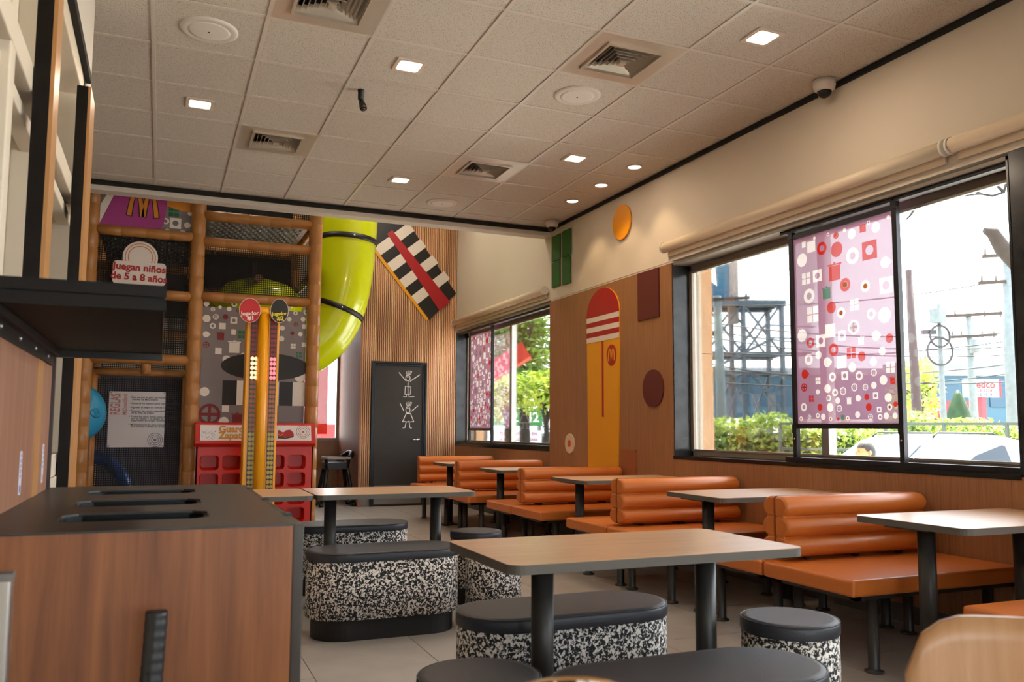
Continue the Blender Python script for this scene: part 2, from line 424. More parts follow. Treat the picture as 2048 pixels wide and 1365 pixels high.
for y0, y1, zt, nm in ((3.0, 3.13, ZC, 0), (4.29, 4.52, 2.725, 1)):
    f = struct(empty('trim_%d' % (3+nm), (XL, y0, 0)))
    MB().box(XL, -.372, y0, y1, 0, zt).build('black_panel', mat('black fin face', '#17110e', .6, spec=.2, vary=.3), f)
    MB().box(-.372, -.36, y0, y1, 0, zt).build('wood_edge', mat('tan edge strip', '#b98552', .35), f)
wn_ = struct(empty('wall_near', (0, -3.2, 0)))
MB().box(-1.0, XW+.1, -3.3, -3.2, 0, .5).box(-1.0, XW+.1, -3.3, -3.2, 2.25, ZC+.1).box(-1.0, .2, -3.3, -3.2, .5, 2.6).build('plaster', M_CREAM, wn_)
w6 = struct(empty('window_6', (2.2, -3.25, .5)))
mb = MB(); mb.box(.2, XW, -3.28, -3.22, .5, .56).box(.2, XW, -3.28, -3.22, 2.19, 2.25)
for x in (.2, 1.5, 2.8, XW-.06): mb.box(x, x+.06, -3.28, -3.22, .56, 2.19)
mb.build('frame', M_FRAME, w6)
for x in (.26, 1.56, 2.86): MB().box(x, x+1.24, -3.253, -3.247, .56, 2.19).build('pane', M_GLASS, w6)
# right wall
wr = struct(empty('wall_right', (XW, 0, 0)))
XO = XW+.30
wins = [(-1.6, 2.84), (2.99, 6.16), (8.66, YS)]
MB().box(XW, XO, -3.2, 14.2, -.7, ZW0-.02).build('core_low', M_CREAM, wr)
MB().box(XW, XO, -3.2, YB+.16, ZW1+.02, ZC+.3).build('plaster_band', M_CREAM, wr)
MB().box(XW, XO, YB+.16, 14.2, ZW1+.02, 4.9).build('plaster_upper', M_CREAM, wr)
for a, b in ((-3.2, -1.6), (2.84, 2.99), (6.16, 8.66), (YS, 14.2)): MB().box(XW+.004, XO, a, b, ZW0-.02, ZW1+.02).build('pier', M_CREAM if a != 2.84 else M_JAMB, wr)
# laminate boards on the wall
yb = [-3.2, -1.95, -.7, .55, 1.8, 3.05, 4.3, 5.55, 6.16, 7.41, 8.66, 9.9, 11.2, YS]
for a, b in zip(yb, yb[1:]):
    mb = MB().box(XW-.008, XW+.001, a+.0012, b-.0012, .10, ZW0-.012 if not (6.1 < a < 8.6) else ZW1)
    mb.build('wall_board', M_WALLWOOD, wr)
bb = struct(empty('baseboard_right', (XW, 0, 0)))
for j in range(0, 13): MB().box(XW-.014, XW-.001, -3.2+1.2*j, min(-3.2+1.2*j+1.197, YS), 0, .10).build('skirting_tile', mat('stone skirting', '#5c554e', .6, vary=.1), bb)
# glazing
for wi, (a, b) in enumerate(wins):
    wd = struct(empty('window_%d' % (wi+1), (XW, a, ZW0)))
    mb = MB()
    mb.box(XW, XW+.17, b-.012, b, ZW0, ZW1).box(XW, XW+.17, a, a+.012, ZW0, ZW1)
    mb.build('jamb', M_JAMB, wd)
    MB().box(XW-.012, XW+.17, a, b, ZW0-.028, ZW0).build('sill', mat('black sill stone', '#161618', .2), wd)
    MB().box(XW, XW+.17, a, b, ZW1-.02, ZW1).build('head', M_FRAME, wd)
    mb = MB()
    x0, x1 = XW+.165, XW+.235
    mb.box(x0, x1, a, b, ZW0, ZW0+.045).box(x0, x1, a, b, ZW1-.075, ZW1-.02).box(x0, x1, a, a+.05, ZW0, ZW1).box(x0, x1, b-.05, b, ZW0, ZW1)
    mb.build('frame', M_FRAME, wd, bevel=.004)
    MB().box(x0-.006, x0+.01, a+.05, b-.05, ZW1-.092, ZW1-.075).build('glazing_bead', M_ALU, wd)
    MB().box(x0-.006, x0+.01, a+.05, b-.05, ZW0+.045, ZW0+.058).build('glazing_bead', M_ALU, wd)
    muls = {0: [.8], 1: [4.55], 2: [10.235]}[wi]
    for y in muls: MB().box(x0, x1, y-.035, y+.035, ZW0+.045, ZW1-.075).build('mullion', M_ALU, wd, bevel=.004)
    ys = [a+.05]+muls+[b-.05]
    for p, q in zip(ys, ys[1:]): MB().box(x0+.03, x0+.036, p+.01, q-.01, ZW0+.04, ZW1-.08).build('pane', M_GLASS, wd)
# slat wall at the back, with the washroom door
wb = struct(empty('wall_back', (2.68, YS, 0)))
MB().box(2.68, XW, YS+.02, YS+.17, 0, 4.75).build('backing', mat('dark slat backing', '#2a1c14', .8), wb)
DX0, DX1, DZ = 2.826, 3.663, 2.105
M_SLAT = [wood('slat oak', '#cc935f', '#e2ae7c', 'z', 60, .04, .5), wood('slat oak rosy', '#c98a64', '#dca27e', 'z', 60, .04, .5), wood('slat oak pale', '#d8a574', '#e9bd90', 'z', 60, .04, .5)]
n = 50; pit = (XW-2.682)/n
for i in range(n):
    xa = 2.684+pit*i
    z0 = DZ+.004 if DX0-.025 < xa < DX1-.002 else .14
    MB().box(xa, xa+pit*.60, YS, YS+.02, z0, 4.7).build('slat', M_SLAT[(i*7+i//3) % 3], wb)
for a, b in ((2.68, DX0), (DX1, XW)): MB().box(a, b, YS-.004, YS+.02, 0, .14).build('plinth', mat('grey plinth', '#77706a', .6), wb)
MB().box(2.66, 2.68, YS, 13.5, 0, 4.75).build('return_panel', wood('glossy cherry laminate', '#9a6a56', '#b0806a', 'z', 60, .03, .6, spec=.2), wb)
MB().box(-3.2, 2.0, 13.5, 13.65, 0, 4.75).build('far_plaster', M_CREAM, wb)
MB().box(2.0, 2.68, 13.5, 13.65, 0, .92).build('under_window', M_WALLWOOD, wb)
MB().box(2.0, 2.68, 13.5, 13.65, 2.9, 4.75).build('over_window', M_CREAM, wb)
w3 = struct(empty('window_5', (2.34, 13.5, .92)))
mb = MB(); mb.box(2.0, 2.68, 13.5, 13.56, .92, .97).box(2.0, 2.68, 13.5, 13.56, 2.85, 2.9).box(2.0, 2.05, 13.5, 13.56, .97, 2.85).box(2.62, 2.68, 13.5, 13.56, .97, 2.85)
mb.build('frame', M_FRAME, w3); MB().box(2.05, 2.62, 13.53, 13.536, .97, 2.85).build('pane', M_GLASS, w3)
# door
dr = struct(empty('door_1', ((DX0+DX1)/2, YS, 0)))
MF = mat('charcoal door frame', '#2d3236', .3, .4)
for i, (ins, yy) in enumerate(((0, YS-.03), (.03, YS-.012))):
    mb = MB(); a, b, t = DX0+ins, DX1-ins, DZ-ins; wv = .03
    mb.box(a, a+wv, yy, YS+.02, 0, t).box(b-wv, b, yy, YS+.02, 0, t).box(a+wv, b-wv, yy, YS+.02, t-wv, t)
    mb.build('door_frame', MF, dr, bevel=.004)
leafm = mat('dark brown door leaf', '#302a25', .45, bump=.04, bscale=200, vary=.08)
dl = MB().box(DX0+.062, DX1-.062, YS+.0, YS+.018, .012, DZ-.062).build('door_leaf', leafm, dr)
MB().box(DX0+.064, DX1-.064, YS-.004, YS, .03, .30).build('kick_plate', mat('brushed kick plate', '#8e8780', .4, .6), dr)
hx, hz = 3.545, .965
MB().lathe([(.026, 0), (.026, -.012), (.012, -.014), (.012, -.045)], (hx, YS, hz), 18, 0, 'y').tube([(hx, YS-.045, hz), (hx-.06, YS-.048, hz-.004), (hx-.115, YS-.045, hz-.006)], .009, 8).build('lever_handle', M_CHROME, dr)
def D2(x, y): q = P(x, y, Y=YS); return (q.x, q.z)
def on_door(pts): return [D2(700+a/8.03, 700+b/8.03) for a, b in pts]
wm = mat('white vinyl', '#ece6df', .5)
polys = []
for pts in ([(785, 365), (902, 505)], [(1125, 400), (962, 510)], [(932, 510), (930, 590)], [(852, 757), (905, 757), (905, 718)], [(945, 718), (945, 757), (1032, 755)], [(930, 590), (930, 715)],
            [(802, 858), (865, 985)], [(1092, 898), (988, 988)], [(905, 1020), (842, 1160)], [(970, 1020), (1025, 1160)], [(905, 1020), (930, 1028), (970, 1020)],
            [(842, 1160), (875, 1152), (905, 1162), (940, 1150), (970, 1162), (1000, 1154), (1025, 1160)], [(900, 1162), (880, 1255), (845, 1258)], [(950, 1160), (960, 1250), (975, 1262), (992, 1255)]):
    polys += stroke(on_door(pts), .0115)
polys += stroke(on_door([(888, 588), (978, 598), (968, 715), (880, 718)]), .011, True)
for hxs, base, top in ((0, 408, 332), (0, 905, 832)):
    for i in range(5): polys += stroke(on_door([(915+i*14, base), (902+i*23, top+abs(i-2)*6)]), .008)
polys += stroke(on_door([(930+36*cos(t*pi/8), 455+45*sin(t*pi/8)) for t in range(16)]), .010, True)
polys += stroke(on_door([(930+34*cos(t*pi/8), 965+52*sin(t*pi/8)) for t in range(16)]), .010, True)
for ex, ey in ((920, 437), (944, 437), (922, 940), (942, 945)): polys.append(on_door([(ex+6*cos(t*pi/4), ey+10*sin(t*pi/4)) for t in range(8)]))
MBp = MB()
for p in polys: MBp.prism(p if sum(p[i][0]*p[(i+1) % len(p)][1]-p[(i+1) % len(p)][0]*p[i][1] for i in range(len(p))) > 0 else p[::-1], ((0, YS-.0015, 0), (1, 0, 0), (0, 0, 1)), 0, 0)
MBp.build('pictogram', wm, dl)
# ------------------------------------------------------------------ ceiling fittings
def cell(i, j): return Vector((GX+T*(i+.5), GY+T*(j+.5), ZC))
M_VENT = mat('brushed vent metal', '#c9bdac', .3, .35)
def diffuser():
    t = empty('air_diffuser', (0, 0, 0))
    mb = MB(); s = T/2-.012
    mb.prism(rrect(2*s, 2*s, .002, 1), ((0, 0, 0), (1, 0, 0), (0, -1, 0)), -.012, 0, holes=[rrect(.36, .36, .002, 1)])
    mb.build('panel', M_VENT, t)
    mb = MB(); mb.prism(rrect(.40, .40, .003, 1), ((0, 0, -.0), (1, 0, 0), (0, -1, 0)), 0, .012, holes=[rrect(.365, .365, .003, 1)])
    mb.build('rim', M_VENT, t)
    for k in range(6):
        a = .355-.056*k; b = a-.030; z0, z1 = .004-.0045*k, .034-.0045*k
        V = [(x*a/2, y*a/2, z0) for x, y in ((-1, -1), (1, -1), (1, 1), (-1, 1))] + [(x*b/2, y*b/2, z1) for x, y in ((-1, -1), (1, -1), (1, 1), (-1, 1))]
        V += [(v[0], v[1], v[2]+.003) for v in V[:8]]
        F = [(i, (i+1) % 4, 4+(i+1) % 4, 4+i) for i in range(4)] + [(8+i, 12+i, 12+(i+1) % 4, 8+(i+1) % 4) for i in range(4)] + [(i, 8+i, 8+(i+1) % 4, (i+1) % 4) for i in range(4)]
        MB().add(V, F).build('louver', M_VENT, t)
    MB().box(-.022, .022, -.022, .022, -.026, -.002).build('core', M_VENT, t)
    MB().box(-.2, .2, -.2, .2, .06, .075).build('duct', M_BLACK, t)
    return t
d0 = diffuser()
dl_ = ['square metal air diffuser above the walkway, cut off by the top of the picture', 'square metal air diffuser between the ceiling speaker and the big window wall', 'square metal air diffuser left of the black spotlight, nearer the play area', 'square metal air diffuser beside the shiny ceiling bar near the small square lights']
for k, c in enumerate(vents):
    o = d0 if k == 0 else copy_tree(d0); o.location = cell(*c); ORG[o.name] = cell(*c)
    tag(o, dl_[k], 'air vent', 'air diffusers in the tiled ceiling')
M_LAMP = emit('warm lamp diffuser', (1, .83, .66), 9)
def sqlight():
    t = empty('square_downlight')
    MB().prism(rrect(.19, .19, .004, 2), ((0, 0, 0), (1, 0, 0), (0, -1, 0)), 0, .010, holes=[rrect(.145, .145, .02, 3)]).build('bezel', mat('lamp bezel white', '#d8c8b8', .5), t)
    MB().prism(rrect(.146, .146, .02, 3), ((0, 0, 0), (1, 0, 0), (0, -1, 0)), -.004, .003).build('diffuser', M_LAMP, t)
    return t
lc = [((0, 3), 'glowing square ceiling light nearest the left wall, above the play area side'), ((2, 1), 'glowing square ceiling light beside the black spotlight'), ((5, -1), 'largest glowing square ceiling light, above the big window'), ((5, 3), 'glowing square ceiling light next to the three round downlights'), ((3, 5), 'glowing square ceiling light farthest away, near the white beam')]
l0 = sqlight()
for k, (c, lab) in enumerate(lc):
    o = l0 if k == 0 else copy_tree(l0); p = cell(*c); p.z = ZC+.006; o.location = p; tag(o, lab, 'ceiling light', 'square ceiling lights')
    la = bpy.data.lights.new('lamp_glow', 'AREA'); la.shape = 'SQUARE'; la.size = .14; la.energy = 11; la.color = (1, .80, .60)
    lo = bpy.data.objects.new('lamp_glow', la); COL.objects.link(lo); lo.parent = o; lo.location = (0, 0, -.013)
sp0 = empty('ceiling_speaker')
MB().lathe([(.0, .006), (.165, .006), (.165, -.004), (.152, -.012), (.140, -.012)], (0, 0, 0), 40).build('rim', M_WHITE, sp0)
MB().lathe([(.139, -.010), (.10, -.014), (.02, -.016), (.004, -.016)], (0, 0, 0), 40).build('grille', spots('speaker grille', '#ece7e0', '#b9b1a8', 900, .40, .46, .6), sp0)
MB().lathe([(.006, -.015), (.006, -.018), (.001, -.018)], (0, 0, 0), 10).build('screw', M_BLACK, sp0)
for k, (c, lab) in enumerate((((0, 1), 'round white ceiling speaker nearest the left wall'), ((4, 1), 'round white ceiling speaker between an air diffuser and the right-hand wall'), ((4, 6), 'round white ceiling speaker far back next to the white beam'))):
    o = sp0 if k == 0 else copy_tree(sp0); p = cell(*c); p.z = ZC+.006; o.location = p; tag(o, lab, 'speaker', 'round ceiling speakers')
rd0 = empty('round_downlight')
MB().lathe([(.074, .001), (.074, -.006), (.064, -.009), (.056, -.004), (.056, .001)], (0, 0, 0), 30).build('bezel', mat('lamp bezel white', '#d8c8b8', .5), rd0)
MB().lathe([(.056, .0), (.056, -.003), (.001, -.0035)], (0, 0, 0), 30).build('diffuser', M_LAMP, rd0)
for k, lab in enumerate(('round recessed downlight nearest the camera of the three along the wall', 'middle round recessed downlight of the three along the wall', 'round recessed downlight nearest the far corner camera')):
    o = rd0 if k == 0 else copy_tree(rd0); p = Vector((3.825, GY+T*(3.5+k), ZC+.004)); o.location = p; tag(o, lab, 'ceiling light', 'round downlights by the wall')
    la = bpy.data.lights.new('downlight_beam', 'SPOT'); la.energy = 15; la.color = (1, .72, .40); la.spot_size = radians(92); la.spot_blend = .5; la.shadow_soft_size = .05
    lo = bpy.data.objects.new('downlight_beam', la); COL.objects.link(lo); lo.parent = o; lo.location = (0, 0, -.02)
for k, (p, lab) in enumerate((((4.02, 4.18), 'white dome security camera above the big window'), ((3.985, 8.32), 'white dome security camera in the far ceiling corner'))):
    t = thing('dome_camera', (*p, ZC), lab, 'camera', 'dome security cameras')
    MB().lathe([(.072, 0), (.075, -.03), (.066, -.062), (.05, -.075), (.02, -.078)], (*p, ZC), 28).build('housing', mat('camera white', '#cfc4ba', .4), t)
    MB().lathe([(.048, -.070)]+[(.048*cos(a), -.074-.045*sin(a)) for a in [i*pi/12 for i in range(1, 6)]]+[(.003, -.119)], (*p, ZC), 24).build('lens_dome', mat('smoked dome', '#0d0c0e', .08), t)
p = P(722, 182, Z=ZC)
t = thing('ceiling_spotlight', p, 'small black swivel spotlight hanging from a greyer ceiling tile', 'spotlight')
MB().lathe([(.022, .005), (.024, -.004), (.021, -.006), (.021, -.062), (.015, -.066)], p, 18).build('canopy', M_BLACK, t)
q = p+Vector((.005, -.01, -.085)); MB().tube([p+Vector((0, 0, -.06)), q], .008, 8).build('swivel', M_BLACK, t)
MB().tube([q+Vector((0, .012, .012)), q+Vector((0, 0, -.002)), q+Vector((.004, -.03, -.045)), q+Vector((.006, -.036, -.06))], [.012, .020, .026, .024], 16).build('head', M_BLACK, t)
MB().lathe([(.020, .0), (.014, -.006), (.001, -.006)], q+Vector((.006, -.037, -.061)), 14).build('lens', mat('dim lens', '#3a2012', .2), t)

# ------------------------------------------------------------------ tables
def table(name, x0, x1, y0, y1, poles, disc, label, group, z=.722):
    c = ((x0+x1)/2, (y0+y1)/2); t = thing(name, (*c, 0), label, 'table', group)
    o = rrect(x1-x0, y1-y0, .045, 5, *c)
    MB().prism(o, ((0, 0, 0), (1, 0, 0), (0, 1, 0)), z-.030, z-.0015).build('edge_band', M_TABLEEDGE, t)
    MB().prism(o, ((0, 0, 0), (1, 0, 0), (0, 1, 0)), z-.0015, z).build('tabletop', M_TABLEWOOD, t)
    for px_ in poles:
        MB().cyl((px_, c[1]), .038, .012, z-.03, 24).build('pole', M_DARKMETAL, t)
        MB().lathe([(disc, 0), (disc, .006), (disc-.006, .010), (.055, .012), (.048, .03), (.038, .035)], (px_, c[1], 0), 36).build('base_plate', M_DARKMETAL, t)
        MB().box(px_-.12, px_+.12, c[1]-.12, c[1]+.12, z-.036, z-.030).build('mounting_plate', M_DARKMETAL, t)
    return t
rows = [2.79, 4.41, 6.15, 7.88, 9.47]
tl = ['wall table nearest the camera, cut off by the right edge of the picture', 'second wall table, under the printed window banner', 'third wall table, below the maroon round wall panel', 'fourth wall table, reflecting daylight, behind the second booth back', 'farthest wall table, beside the dark washroom door']
for k, yc in enumerate(rows): table('dining_table', 3.075, XW-.012, yc-.305, yc+.305, (3.20, 3.82), .10, tl[k], 'tables along the window wall')
table('dining_table', .965, 2.065, 2.29, 2.885, (1.205, 1.86), .13, 'large wood-topped table in the foreground on two dark posts', 'free-standing tables')
table('dining_table', .882, 1.895, 5.06, 5.69, (1.02, 1.72), .15, 'wood-topped table behind the speckled bench, on two dark posts', 'free-standing tables')
table('dining_table', -.05, .868, 5.06, 5.69, (.10, .55), .15, 'wood-topped table mostly hidden behind the bin station', 'free-standing tables')

# ------------------------------------------------------------------ orange booth benches
def booth(y0, s, label, first):
    """s=-1: sitter looks towards the camera end, s=+1: towards the door"""
    xa, xb = 2.955, XW-.02; t = thing('booth_bench', (xa, y0, 0), label, 'bench', 'orange booth benches')
    Y = lambda d: y0+s*d
    mb = MB().box(xa, xb, Y(.004), Y(.625), .358, .437); mb.build('seat', M_ORANGE, t, bevel=.016, seg=3)
    mb = MB()
    mb.box(xa+.05, xb-.04, Y(.59), Y(.555), .335, .358).box(xa+.05, xb-.04, Y(.05), Y(.085), .335, .358).box(xa+.05, xa+.085, Y(.05), Y(.59), .335, .358).box(xb-.075, xb-.04, Y(.05), Y(.59), .335, .358)
    mb.build('seat_frame', M_DARKMETAL, t)
    for lx in (xa+.17, xb-.21):
        for ly in (.075, .57):
            MB().lathe([(.044, 0), (.044, .008), (.028, .014), (.0265, .02), (.0265, .335)], (lx, Y(ly), 0), 16).build('leg', M_DARKMETAL, t)
    bx0, bx1 = 3.048, XW-.06
    zs = [(.452, .562), (.556, .668), (.662, .772)]
    for k, (z0, z1) in enumerate(zs):
        zc, rz = (z0+z1)/2, (z1-z0)/2; n = 12; dpt = (.108, .100, .092)[k]; V = []; st = [(bx0, .80), (bx0+.006, .93), (bx0+.018, 1), (bx1-.03, 1), (bx1-.012, .93), (bx1, .72)]
        for x, sc in st:
            ring = [(x, Y(.004), zc-rz*sc)] + [(x, Y(.03+(dpt-.03)*sc*sin(a)), zc-rz*sc*cos(a)) for a in [pi*i/n for i in range(n+1)]] + [(x, Y(.004), zc+rz*sc)]
            V += ring
        m_ = n+3; F = []
        for i in range(len(st)-1):
            for j in range(m_-1):
                q = (i*m_+j, i*m_+j+1, (i+1)*m_+j+1, (i+1)*m_+j); F.append(q if s < 0 else q[::-1])
        e0 = tuple(range(m_)); e1 = tuple((len(st)-1)*m_+j for j in range(m_))
        mbr = MB().add(V, F, 0, True); mbr.add([V[i] for i in e0], [tuple(range(m_))[::-1] if s < 0 else tuple(range(m_))]); mbr.add([V[i] for i in e1], [tuple(range(m_)) if s < 0 else tuple(range(m_))[::-1]])
        mbr.build('back_roll', M_ORANGE, t)
    MB().box(bx0+.004, bx1-.006, Y(.004), Y(.062), .462, .764).build('back_core', M_ORANGE, t, bevel=.008)
    for lx in (bx0+.16, bx0+.5, bx1-.2): mb = MB().box(lx, lx+.035, Y(.02), Y(.045), .43, .475).build('back_bracket', M_DARKMETAL, t)
    return t
gaps = [3.615, 5.29, 7.02, 8.79]
names = ['nearest the camera', 'second from the camera', 'third from the camera', 'fourth from the camera']
for k, g in enumerate(gaps):
    booth(g-.004, -1, 'orange rolled-back booth bench facing us, in the pair %s' % names[k], k == 0)
    booth(g+.004, 1, 'orange booth bench facing the far door, in the back-to-back pair %s' % names[k], False)
booth(10.32, -1, 'farthest orange booth bench, standing single before the slatted wall', False)
booth(1.80, 1, 'orange booth bench at the right edge, only its seat corner showing', False)

# ------------------------------------------------------------------ poufs
def pouf(name, cx, cy, L, W, label, cat, group):
    t = thing(name, (cx, cy, 0), label, cat, group); F = ((0, 0, 0), (1, 0, 0), (0, 1, 0))
    cap = lambda d: capsule(L-2*d, W-2*d, 16, cx, cy)
    MB().prism(cap(.035), F, 0, .115).build('plinth', mat('black plinth', '#0e0d0d', .6), t)
    b = MB().prism(cap(.004), F, .112, .416); b.sm = [len(f) == 4 for f in b.f]; b.build('body', M_SPECK, t)
    # cushion: stacked outline with a soft shoulder
    prof = [(.003, .412), (0, .418), (0, .447), (.003, .455), (.010, .460), (.022, .462)]
    V = []; n = len(cap(0))
    for d, z in prof: V += [(x, y, z) for x, y in cap(d)]
    Fc = [(i*n+j, i*n+(j+1) % n, (i+1)*n+(j+1) % n, (i+1)*n+j) for i in range(len(prof)-1) for j in range(n)]
    mb = MB().add(V, Fc, 0, True); mb.add(V[-n:], [tuple(range(n))]); mb.add(V[:n], [tuple(range(n))[::-1]])
    cu = mb.build('cushion', M_PAD, t)
    MB().tube([(x, y, .4565) for x, y in cap(.003)+cap(.003)[:2]], .0028, 6, caps=False).build('piping', M_PAD, cu)
    return t
GB = 'speckled pouf benches'
pouf('pouf_bench', 1.445, 2.907, .85, .375, 'oblong speckled pouf bench under the foreground table', 'bench', GB)
pouf('pouf_bench', 1.375, 1.98, .83, .37, 'oblong dark-topped pouf bench cut off by the bottom edge', 'bench', GB)
pouf('pouf_bench', 1.19, 4.655, .865, .40, 'large oblong speckled pouf bench beside the bin station', 'bench', GB)
pouf('pouf_bench', 1.25, 5.93, .86, .38, 'oblong pouf bench behind the two-post table, mostly hidden', 'bench', GB)
GS = 'round speckled stools'
pouf('pouf_stool', .825, 2.175, .34, .34, 'round dark-topped stool cut off at the bottom, left of the foreground bench', 'stool', GS)
pouf('pouf_stool', 2.10, 2.425, .342, .342, 'round speckled stool at the right end of the foreground table', 'stool', GS)
pouf('pouf_stool', 1.94, 5.20, .336, .336, 'round speckled stool farther back, its grey top in view', 'stool', GS)
pouf('pouf_stool', 1.835, 4.62, .336, .336, 'round speckled stool hidden behind the corner of the foreground table', 'stool', GS)

# ------------------------------------------------------------------ waste station
BX0, BX1, BY0, BY1, BZ = -.415, .30, 2.0, 3.48, .90
t = thing('waste_station', (0, 2.7, 0), 'walnut waste station with a black top, three slots and a black canopy shelf', 'waste bin')
MB().box(BX0, BX1-.005, BY0, BY0+.02, .06, BZ-.005).build('side_panel', M_BINWOOD, t)
MB().box(BX0, BX1-.005, BY1-.02, BY1, .06, BZ-.018).build('side_panel', M_BINWOOD, t)
MB().box(BX0, BX0+.02, BY0+.02, BY1-.02, .06, BZ-.018).build('rear_panel', M_BINWOOD, t)
MB().box(BX0+.03, BX1-.05, BY0+.03, BY1-.03, 0, .06).build('plinth', M_BLACK, t)
MB().box(BX0+.02, BX1-.02, BY0+.02, BY1-.02, .06, .6).build('liner', M_BLACK, t)
slots = [(2.195, 2.40), (2.60, 2.82), (3.05, 3.25)]
def slot(y0, y1): 
    c = .035; a, b = -.215, .125
    return [(a+c, y0), (b-c, y0), (b, y0+c), (b, y1-c), (b-c, y1), (a+c, y1), (a, y1-c), (a, y0+c)]
MB().prism(rect(BX0, BX1, BY0-.002, BY1), ((0, 0, 0), (1, 0, 0), (0, 1, 0)), BZ-.005, BZ, holes=[slot(*s_) for s_ in slots]).build('top', M_BLACKTOP, t)
for s_ in slots:
    o = slot(*s_); MB().prism(o, ((0, 0, 0), (1, 0, 0), (0, 1, 0)), BZ-.16, BZ-.006, holes=[[(x*.94-.045*.06, (y-(s_[0]+s_[1])/2)*.9+(s_[0]+s_[1])/2) for x, y in o]]).build('slot_throat', mat('throat black', '#0b0b0c', .25), t)
for k in range(3):
    ya = BY0+.005+k*(BY1-BY0-.01)/3; d_ = MB().box(BX1-.004, BX1+.022, ya+.004, ya+(BY1-BY0-.01)/3-.004, .07, BZ-.004).build('door', mat('dark door laminate', '#3a332c', .45), t, bevel=.003)
    MB().box(BX1+.0, BX1+.024, ya+.22, ya+.27, BZ-.006, BZ+.001).build('latch', M_BLACK, d_)
MB().box(XL+.002, -.362, 1.2, 3.375, BZ, 1.385).build('back_panel', M_BINBACK, t)
MB().box(XL+.002, -.352, 3.375, 3.40, BZ, 1.40).build('edge_trim', mat('dark bronze trim', '#3b3330', .4, .3), t)
cz = 1.38
cs = MB().box(-.36, .0, 2.012, 3.37, cz+.012, cz+.053).build('canopy_shelf', mat('canopy black brown', '#120e0c', .6, spec=.25), t, bevel=.002, seg=1)
MB().box(-.36, .004, 2.004, 2.012, cz+.030, cz+.056).build('fascia', mat('canopy black brown', '#120e0c', .6), cs)
MB().box(-.36, .004, 2.004, 2.03, cz-.0, cz+.026).build('fascia', mat('canopy black brown', '#120e0c', .6), cs)
MB().box(-.36, .0, 3.34, 3.37, cz-.012, cz+.012).build('rear_lip', M_BLACK, cs)
MB().box(-.362, -.335, 2.03, 3.34, cz-.008, cz+.012).box(-.362, -.354, 2.03, 3.34, cz-.045, cz+.012).build('wall_angle', M_BLACK, cs)
for y in (2.25, 2.55, 2.85, 3.15): MB().lathe([(.008, 0), (.006, .005), (.001, .006)], (-.354, y, cz-.025), 10, 0, 'x').build('screw', M_ALU, cs)
for k, (a, b, col) in enumerate((((30, 905), (50, 985), '#5a3a8a'), ((78, 890), (92, 962), '#c8722a'))):
    q0, q1 = P(a[0], a[1], X=-.361), P(b[0], b[1], X=-.361); cyy, czz = (q0.y+q1.y)/2, (q0.z+q1.z)/2; hh = abs(q0.z-q1.z); ww = .045
    s_ = tag(MB().prism(rrect(ww, hh, .01, 3, cyy, czz), ((-.3615, 0, 0), (0, 1, 0), (0, 0, 1)), 0, .001).build('sticker', mat('sticker white', '#d9d4e0', .5)), ['white strip sticker with a violet mark on the panel above the bins, nearer one', 'white strip sticker with an orange mark on the panel above the bins, farther one'][k], 'sticker', 'stickers above the bins')
    MB().prism(rrect(.018, .02, .003, 2, cyy, czz-hh*.36), ((-.3604, 0, 0), (0, 1, 0), (0, 0, 1)), 0, .0004).build('print_mark', mat('mark '+col, col, .5), s_)
    mb = MB()
    for i in range(5): mb.prism(rect(cyy-.006, cyy+.006, czz+hh*(.36-.12*i), czz+hh*(.36-.12*i)+.010), ((-.3604, 0, 0), (0, 1, 0), (0, 0, 1)), 0, .0004)
    mb.build('print_lines', mat('sticker print grey', '#8a86a0', .6), s_)
# ribbed handle standing before the side panel
p = P(314, 1222, Y=1.90)
t = thing('long_handled_dustpan', (p.x, p.y, 0), 'black ribbed grip of a long handle standing before the walnut side panel', 'cleaning tool')
b0 = Vector((p.x-.03, p.y-.05, .02)); tp = Vector(p)
mb = MB(); pts, rs = [], []
for i in range(49):
    z = i/48; pts.append(tp.lerp(b0, z*.36)); rs.append((.0225, .0225, .0223, .0214)[i % 4])
rs[0] = .020; mb.tube(pts, rs, 18); mb.build('grip', mat('ribbed rubber', '#151414', .45), t)
MB().tube([tp.lerp(b0, .34), b0], .011, 12).build('pole', M_BLACK, t)
MB().prism(rrect(.26, .20, .02, 3, b0.x, b0.y-.06), ((0, 0, 0), (1, 0, 0), (0, 1, 0)), 0, .02).box(b0.x-.13, b0.x+.13, b0.y+.03, b0.y+.045, 0, .09).build('pan', M_BLACK, t)
# bright upright at the left edge
p = P(13, 1148, D=1.55)
t = thing('metal_upright', (p.x, p.y, 0), 'bright metal upright post at the left edge of the picture', 'post')
MB().box(p.x-.0115, p.x+.0115, p.y-.02, p.y+.02, .01, p.z).build('post', M_ALU, t, bevel=.005)
MB().box(p.x-.0118, p.x+.0118, p.y-.0205, p.y+.0205, p.z-.012, p.z+.002).build('end_cap', mat('grey cap', '#6f6b66', .5), t)
MB().box(p.x-.06, p.x+.06, p.y-.06, p.y+.06, 0, .01).build('foot', M_DARKMETAL, t)

